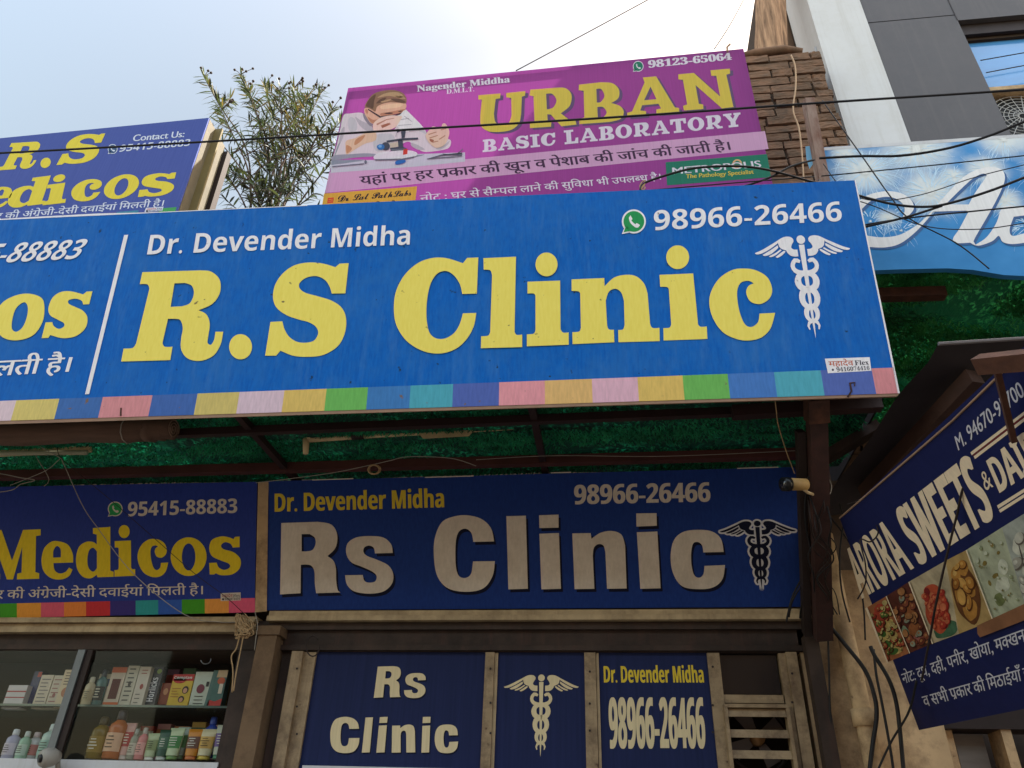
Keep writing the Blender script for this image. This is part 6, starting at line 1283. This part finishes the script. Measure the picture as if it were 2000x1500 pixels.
lettering(ss, P_SIDE, 'नोट: दूध, दही, पनीर, खोया, मक~खन, िमठाई', 'hindi', [(1765, 1336), (2072, 1229), (2066, 1204), (1760, 1317)], n_grey, name='note_line', bold=1)
lettering(ss, P_SIDE, 'व सभी प^कार की िमठाईयाँ हर समय', 'hindi', [(1807, 1381), (2070, 1309), (2066, 1286), (1800, 1361)], n_grey, name='note_line', bold=1)
th = thing('rusty_bracket', 'rusty T-shaped iron bracket hanging in front of the slanted side sign', 'bracket', tuple(P_SIDE.at((1950, 720), .06)))
obj('crossbar', MB().bar(P_SIDE.at((1912, 712), .1), P_SIDE.at((2040, 700), .1), .035, .05, (0, 1, 0)), m_rust_pale if False else M('bracket_rust', (84, 54, 42), .85, .3, (16, 16, 16), bump=.4), th)
obj('stem', MB().bar(P_SIDE.at((1945, 715), .07), P_SIDE.at((1980, 862), .02), .016, .016, (1, 0, 0)), MATS['bracket_rust'], th)
# sweet shop front below the sign
sf = thing('sweet_shop', 'shaded sweet shop with a grey shutter below the slanted side sign', 'shop', (2.2, 4.2, 0))
obj('door_frame', MB().box(at(1845, 1440, 4.2).x, at(1862, 1440, 4.2).x, 4.2, 4.3, 0, 2.6).box(at(1958, 1440, 4.15).x, at(1978, 1440, 4.15).x, 4.15, 4.3, 0, 2.6), m_cream, sf)
obj('shutter', MB().box(at(1863, 1440, 4.25).x, at(1920, 1440, 4.25).x, 4.25, 4.3, 0, 2.2), M('shutter_grey', (120, 112, 104), .7, .15, (4, 4, 20)), sf)
obj('back_wall', MB().box(1.4, 6, 4.62, 4.7, 0, 3.2), m_dark, sf)
obj('head_beam', MB().box(at(1830, 1410, 4.15).x, 6, 4.14, 4.3, 2.21, 2.34), m_steel, sf)

# ================================================================== oleander on the roof
pl = thing('oleander_bush', 'tall oleander bush with narrow leaves growing on the roof between two signs', 'bush', tuple(at(500, 440, 4.6)))
base = at(505, 470, 4.6); base.z -= .3
tips = [(398, 150, 4.5), (432, 215, 4.3), (470, 146, 4.7), (487, 178, 4.4), (516, 168, 4.8), (545, 178, 4.5), (574, 172, 4.6), (600, 190, 4.4), (627, 182, 4.7), (648, 215, 4.5), (664, 238, 4.6), (655, 310, 4.3), (612, 378, 4.4), (416, 262, 4.3), (432, 325, 4.2)]
stem = MB(); leafA, leafB, leafC = MB(), MB(), MB(); pods = []; lr = random.Random(21)
def leaf(mb, p, d, L_, wd):
    d = d.normalized(); sd = d.cross(Vector((lr.uniform(-.5, .5), lr.uniform(-1, -.3), lr.uniform(-.2, .8)))).normalized(); nrm = sd.cross(d)
    if nrm.z < 0: nrm = -nrm
    rows = [(0, .2), (.2, .85), (.45, 1), (.72, .7), (1, .03)]; n0 = len(mb.v); drp = lr.uniform(.1, .65) * (1 if lr.random() < .75 else -.5)
    for t, k in rows:
        c_ = p + d * (L_ * t) - Vector((0, 0, 1)) * (L_ * drp * t * t)
        mb.v += [c_ - sd * wd * k / 2 + nrm * wd * .1 * k, c_ - nrm * wd * .06 * k, c_ + sd * wd * k / 2 + nrm * wd * .1 * k]
    for i in range(4):
        a = n0 + 3 * i; mb.f += [(a, a + 1, a + 4, a + 3), (a + 1, a + 2, a + 5, a + 4)]
def shoot(path, start, ti, pick):
    n_ = len(path); lnth = sum((path[i + 1] - path[i]).length for i in range(n_ - 1)); k = max(3, int(lnth / .04))
    for i in range(int(k * start), k + 1):
        f_ = min(i / k, .999) * (n_ - 1); i0 = int(f_); p = path[i0].lerp(path[min(i0 + 1, n_ - 1)], f_ - i0); dr = (path[min(i0 + 1, n_ - 1)] - path[max(i0 - 1, 0)]).normalized()
        if lr.random() < .16: continue
        o_ = dr.orthogonal().normalized(); o2_ = dr.cross(o_); tipf = i / k
        for q in range(3 if i < k else 6):
            a = i * 2.1 + ti + q * 2.1 + lr.uniform(-.35, .35)
            d_ = dr * (lr.uniform(.05, .5) + .7 * tipf ** 3) + (o_ * math.cos(a) + o2_ * math.sin(a)) * lr.uniform(.8, 1.0)
            leaf(pick(), p, d_, lr.uniform(.13, .22) * (1 - .3 * tipf), lr.uniform(.013, .021))
for ti, (tx, ty, tY) in enumerate(tips):
    tip = at(tx, ty, tY); b0 = base + Vector((lr.uniform(-.12, .16), lr.uniform(-.08, .08), 0))
    mid = b0.lerp(tip, .5) + Vector((lr.uniform(-.06, .06) - (tip.x - b0.x) * .18, lr.uniform(-.05, .05), (tip.z - b0.z) * .08))
    path = catmull([b0, b0.lerp(mid, .5) + Vector((-(tip.x - b0.x) * .05, 0, .03)), mid, mid.lerp(tip, .55) + Vector((lr.uniform(-.04, .04), 0, .02)), tip], 6)
    n_ = len(path); stem.tube(path, [.013 * (1 - .78 * i / n_) for i in range(n_)], 6)
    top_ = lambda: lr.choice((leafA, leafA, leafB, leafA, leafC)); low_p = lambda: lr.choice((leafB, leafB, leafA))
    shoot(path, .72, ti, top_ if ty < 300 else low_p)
    for q in range(lr.randint(3, 6)):              # side shoots
        f_ = lr.uniform(.3, .85); p = path[int(f_ * (n_ - 1))]; dr = (tip - b0).normalized()
        a = lr.uniform(0, 6.28); dd = (dr * .7 + Vector((math.cos(a) * .95, math.sin(a) * .5, .1))).normalized(); L2 = lr.uniform(.25, .5)
        pth = catmull([p, p + dd * L2 * .5 + Vector((0, 0, .01)), p + dd * L2 + Vector((0, 0, .05))], 4); stem.tube(pth, [.006 - .004 * i / len(pth) for i in range(len(pth))], 5)
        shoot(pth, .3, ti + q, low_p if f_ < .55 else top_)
    if ty < 240:
        for q in range(lr.randint(2, 5)):
            e_ = tip + Vector((lr.uniform(-.09, .09), lr.uniform(-.06, .06), lr.uniform(.05, .16))); stem.tube([tip, tip.lerp(e_, .5) + Vector((0, 0, .01)), e_], .003, 5)
            pods.append(MB().tube([e_ - Vector((0, 0, .012)), e_, e_ + Vector((0, 0, .018))], [.007, .015, .005], 7))
obj('stems', stem, M('oleander_stem', (84, 68, 58), .85, .25, (10, 10, 10)), pl, True)
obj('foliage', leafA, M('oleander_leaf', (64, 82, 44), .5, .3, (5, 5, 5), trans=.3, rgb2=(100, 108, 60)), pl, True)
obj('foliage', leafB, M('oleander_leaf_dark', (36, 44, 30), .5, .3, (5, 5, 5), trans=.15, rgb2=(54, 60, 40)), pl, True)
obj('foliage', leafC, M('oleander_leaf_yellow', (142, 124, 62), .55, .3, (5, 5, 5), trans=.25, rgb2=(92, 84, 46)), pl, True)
for p_ in pods: obj('seed_head', p_, M('seed_head_brown', (62, 48, 40), .8), pl, True)
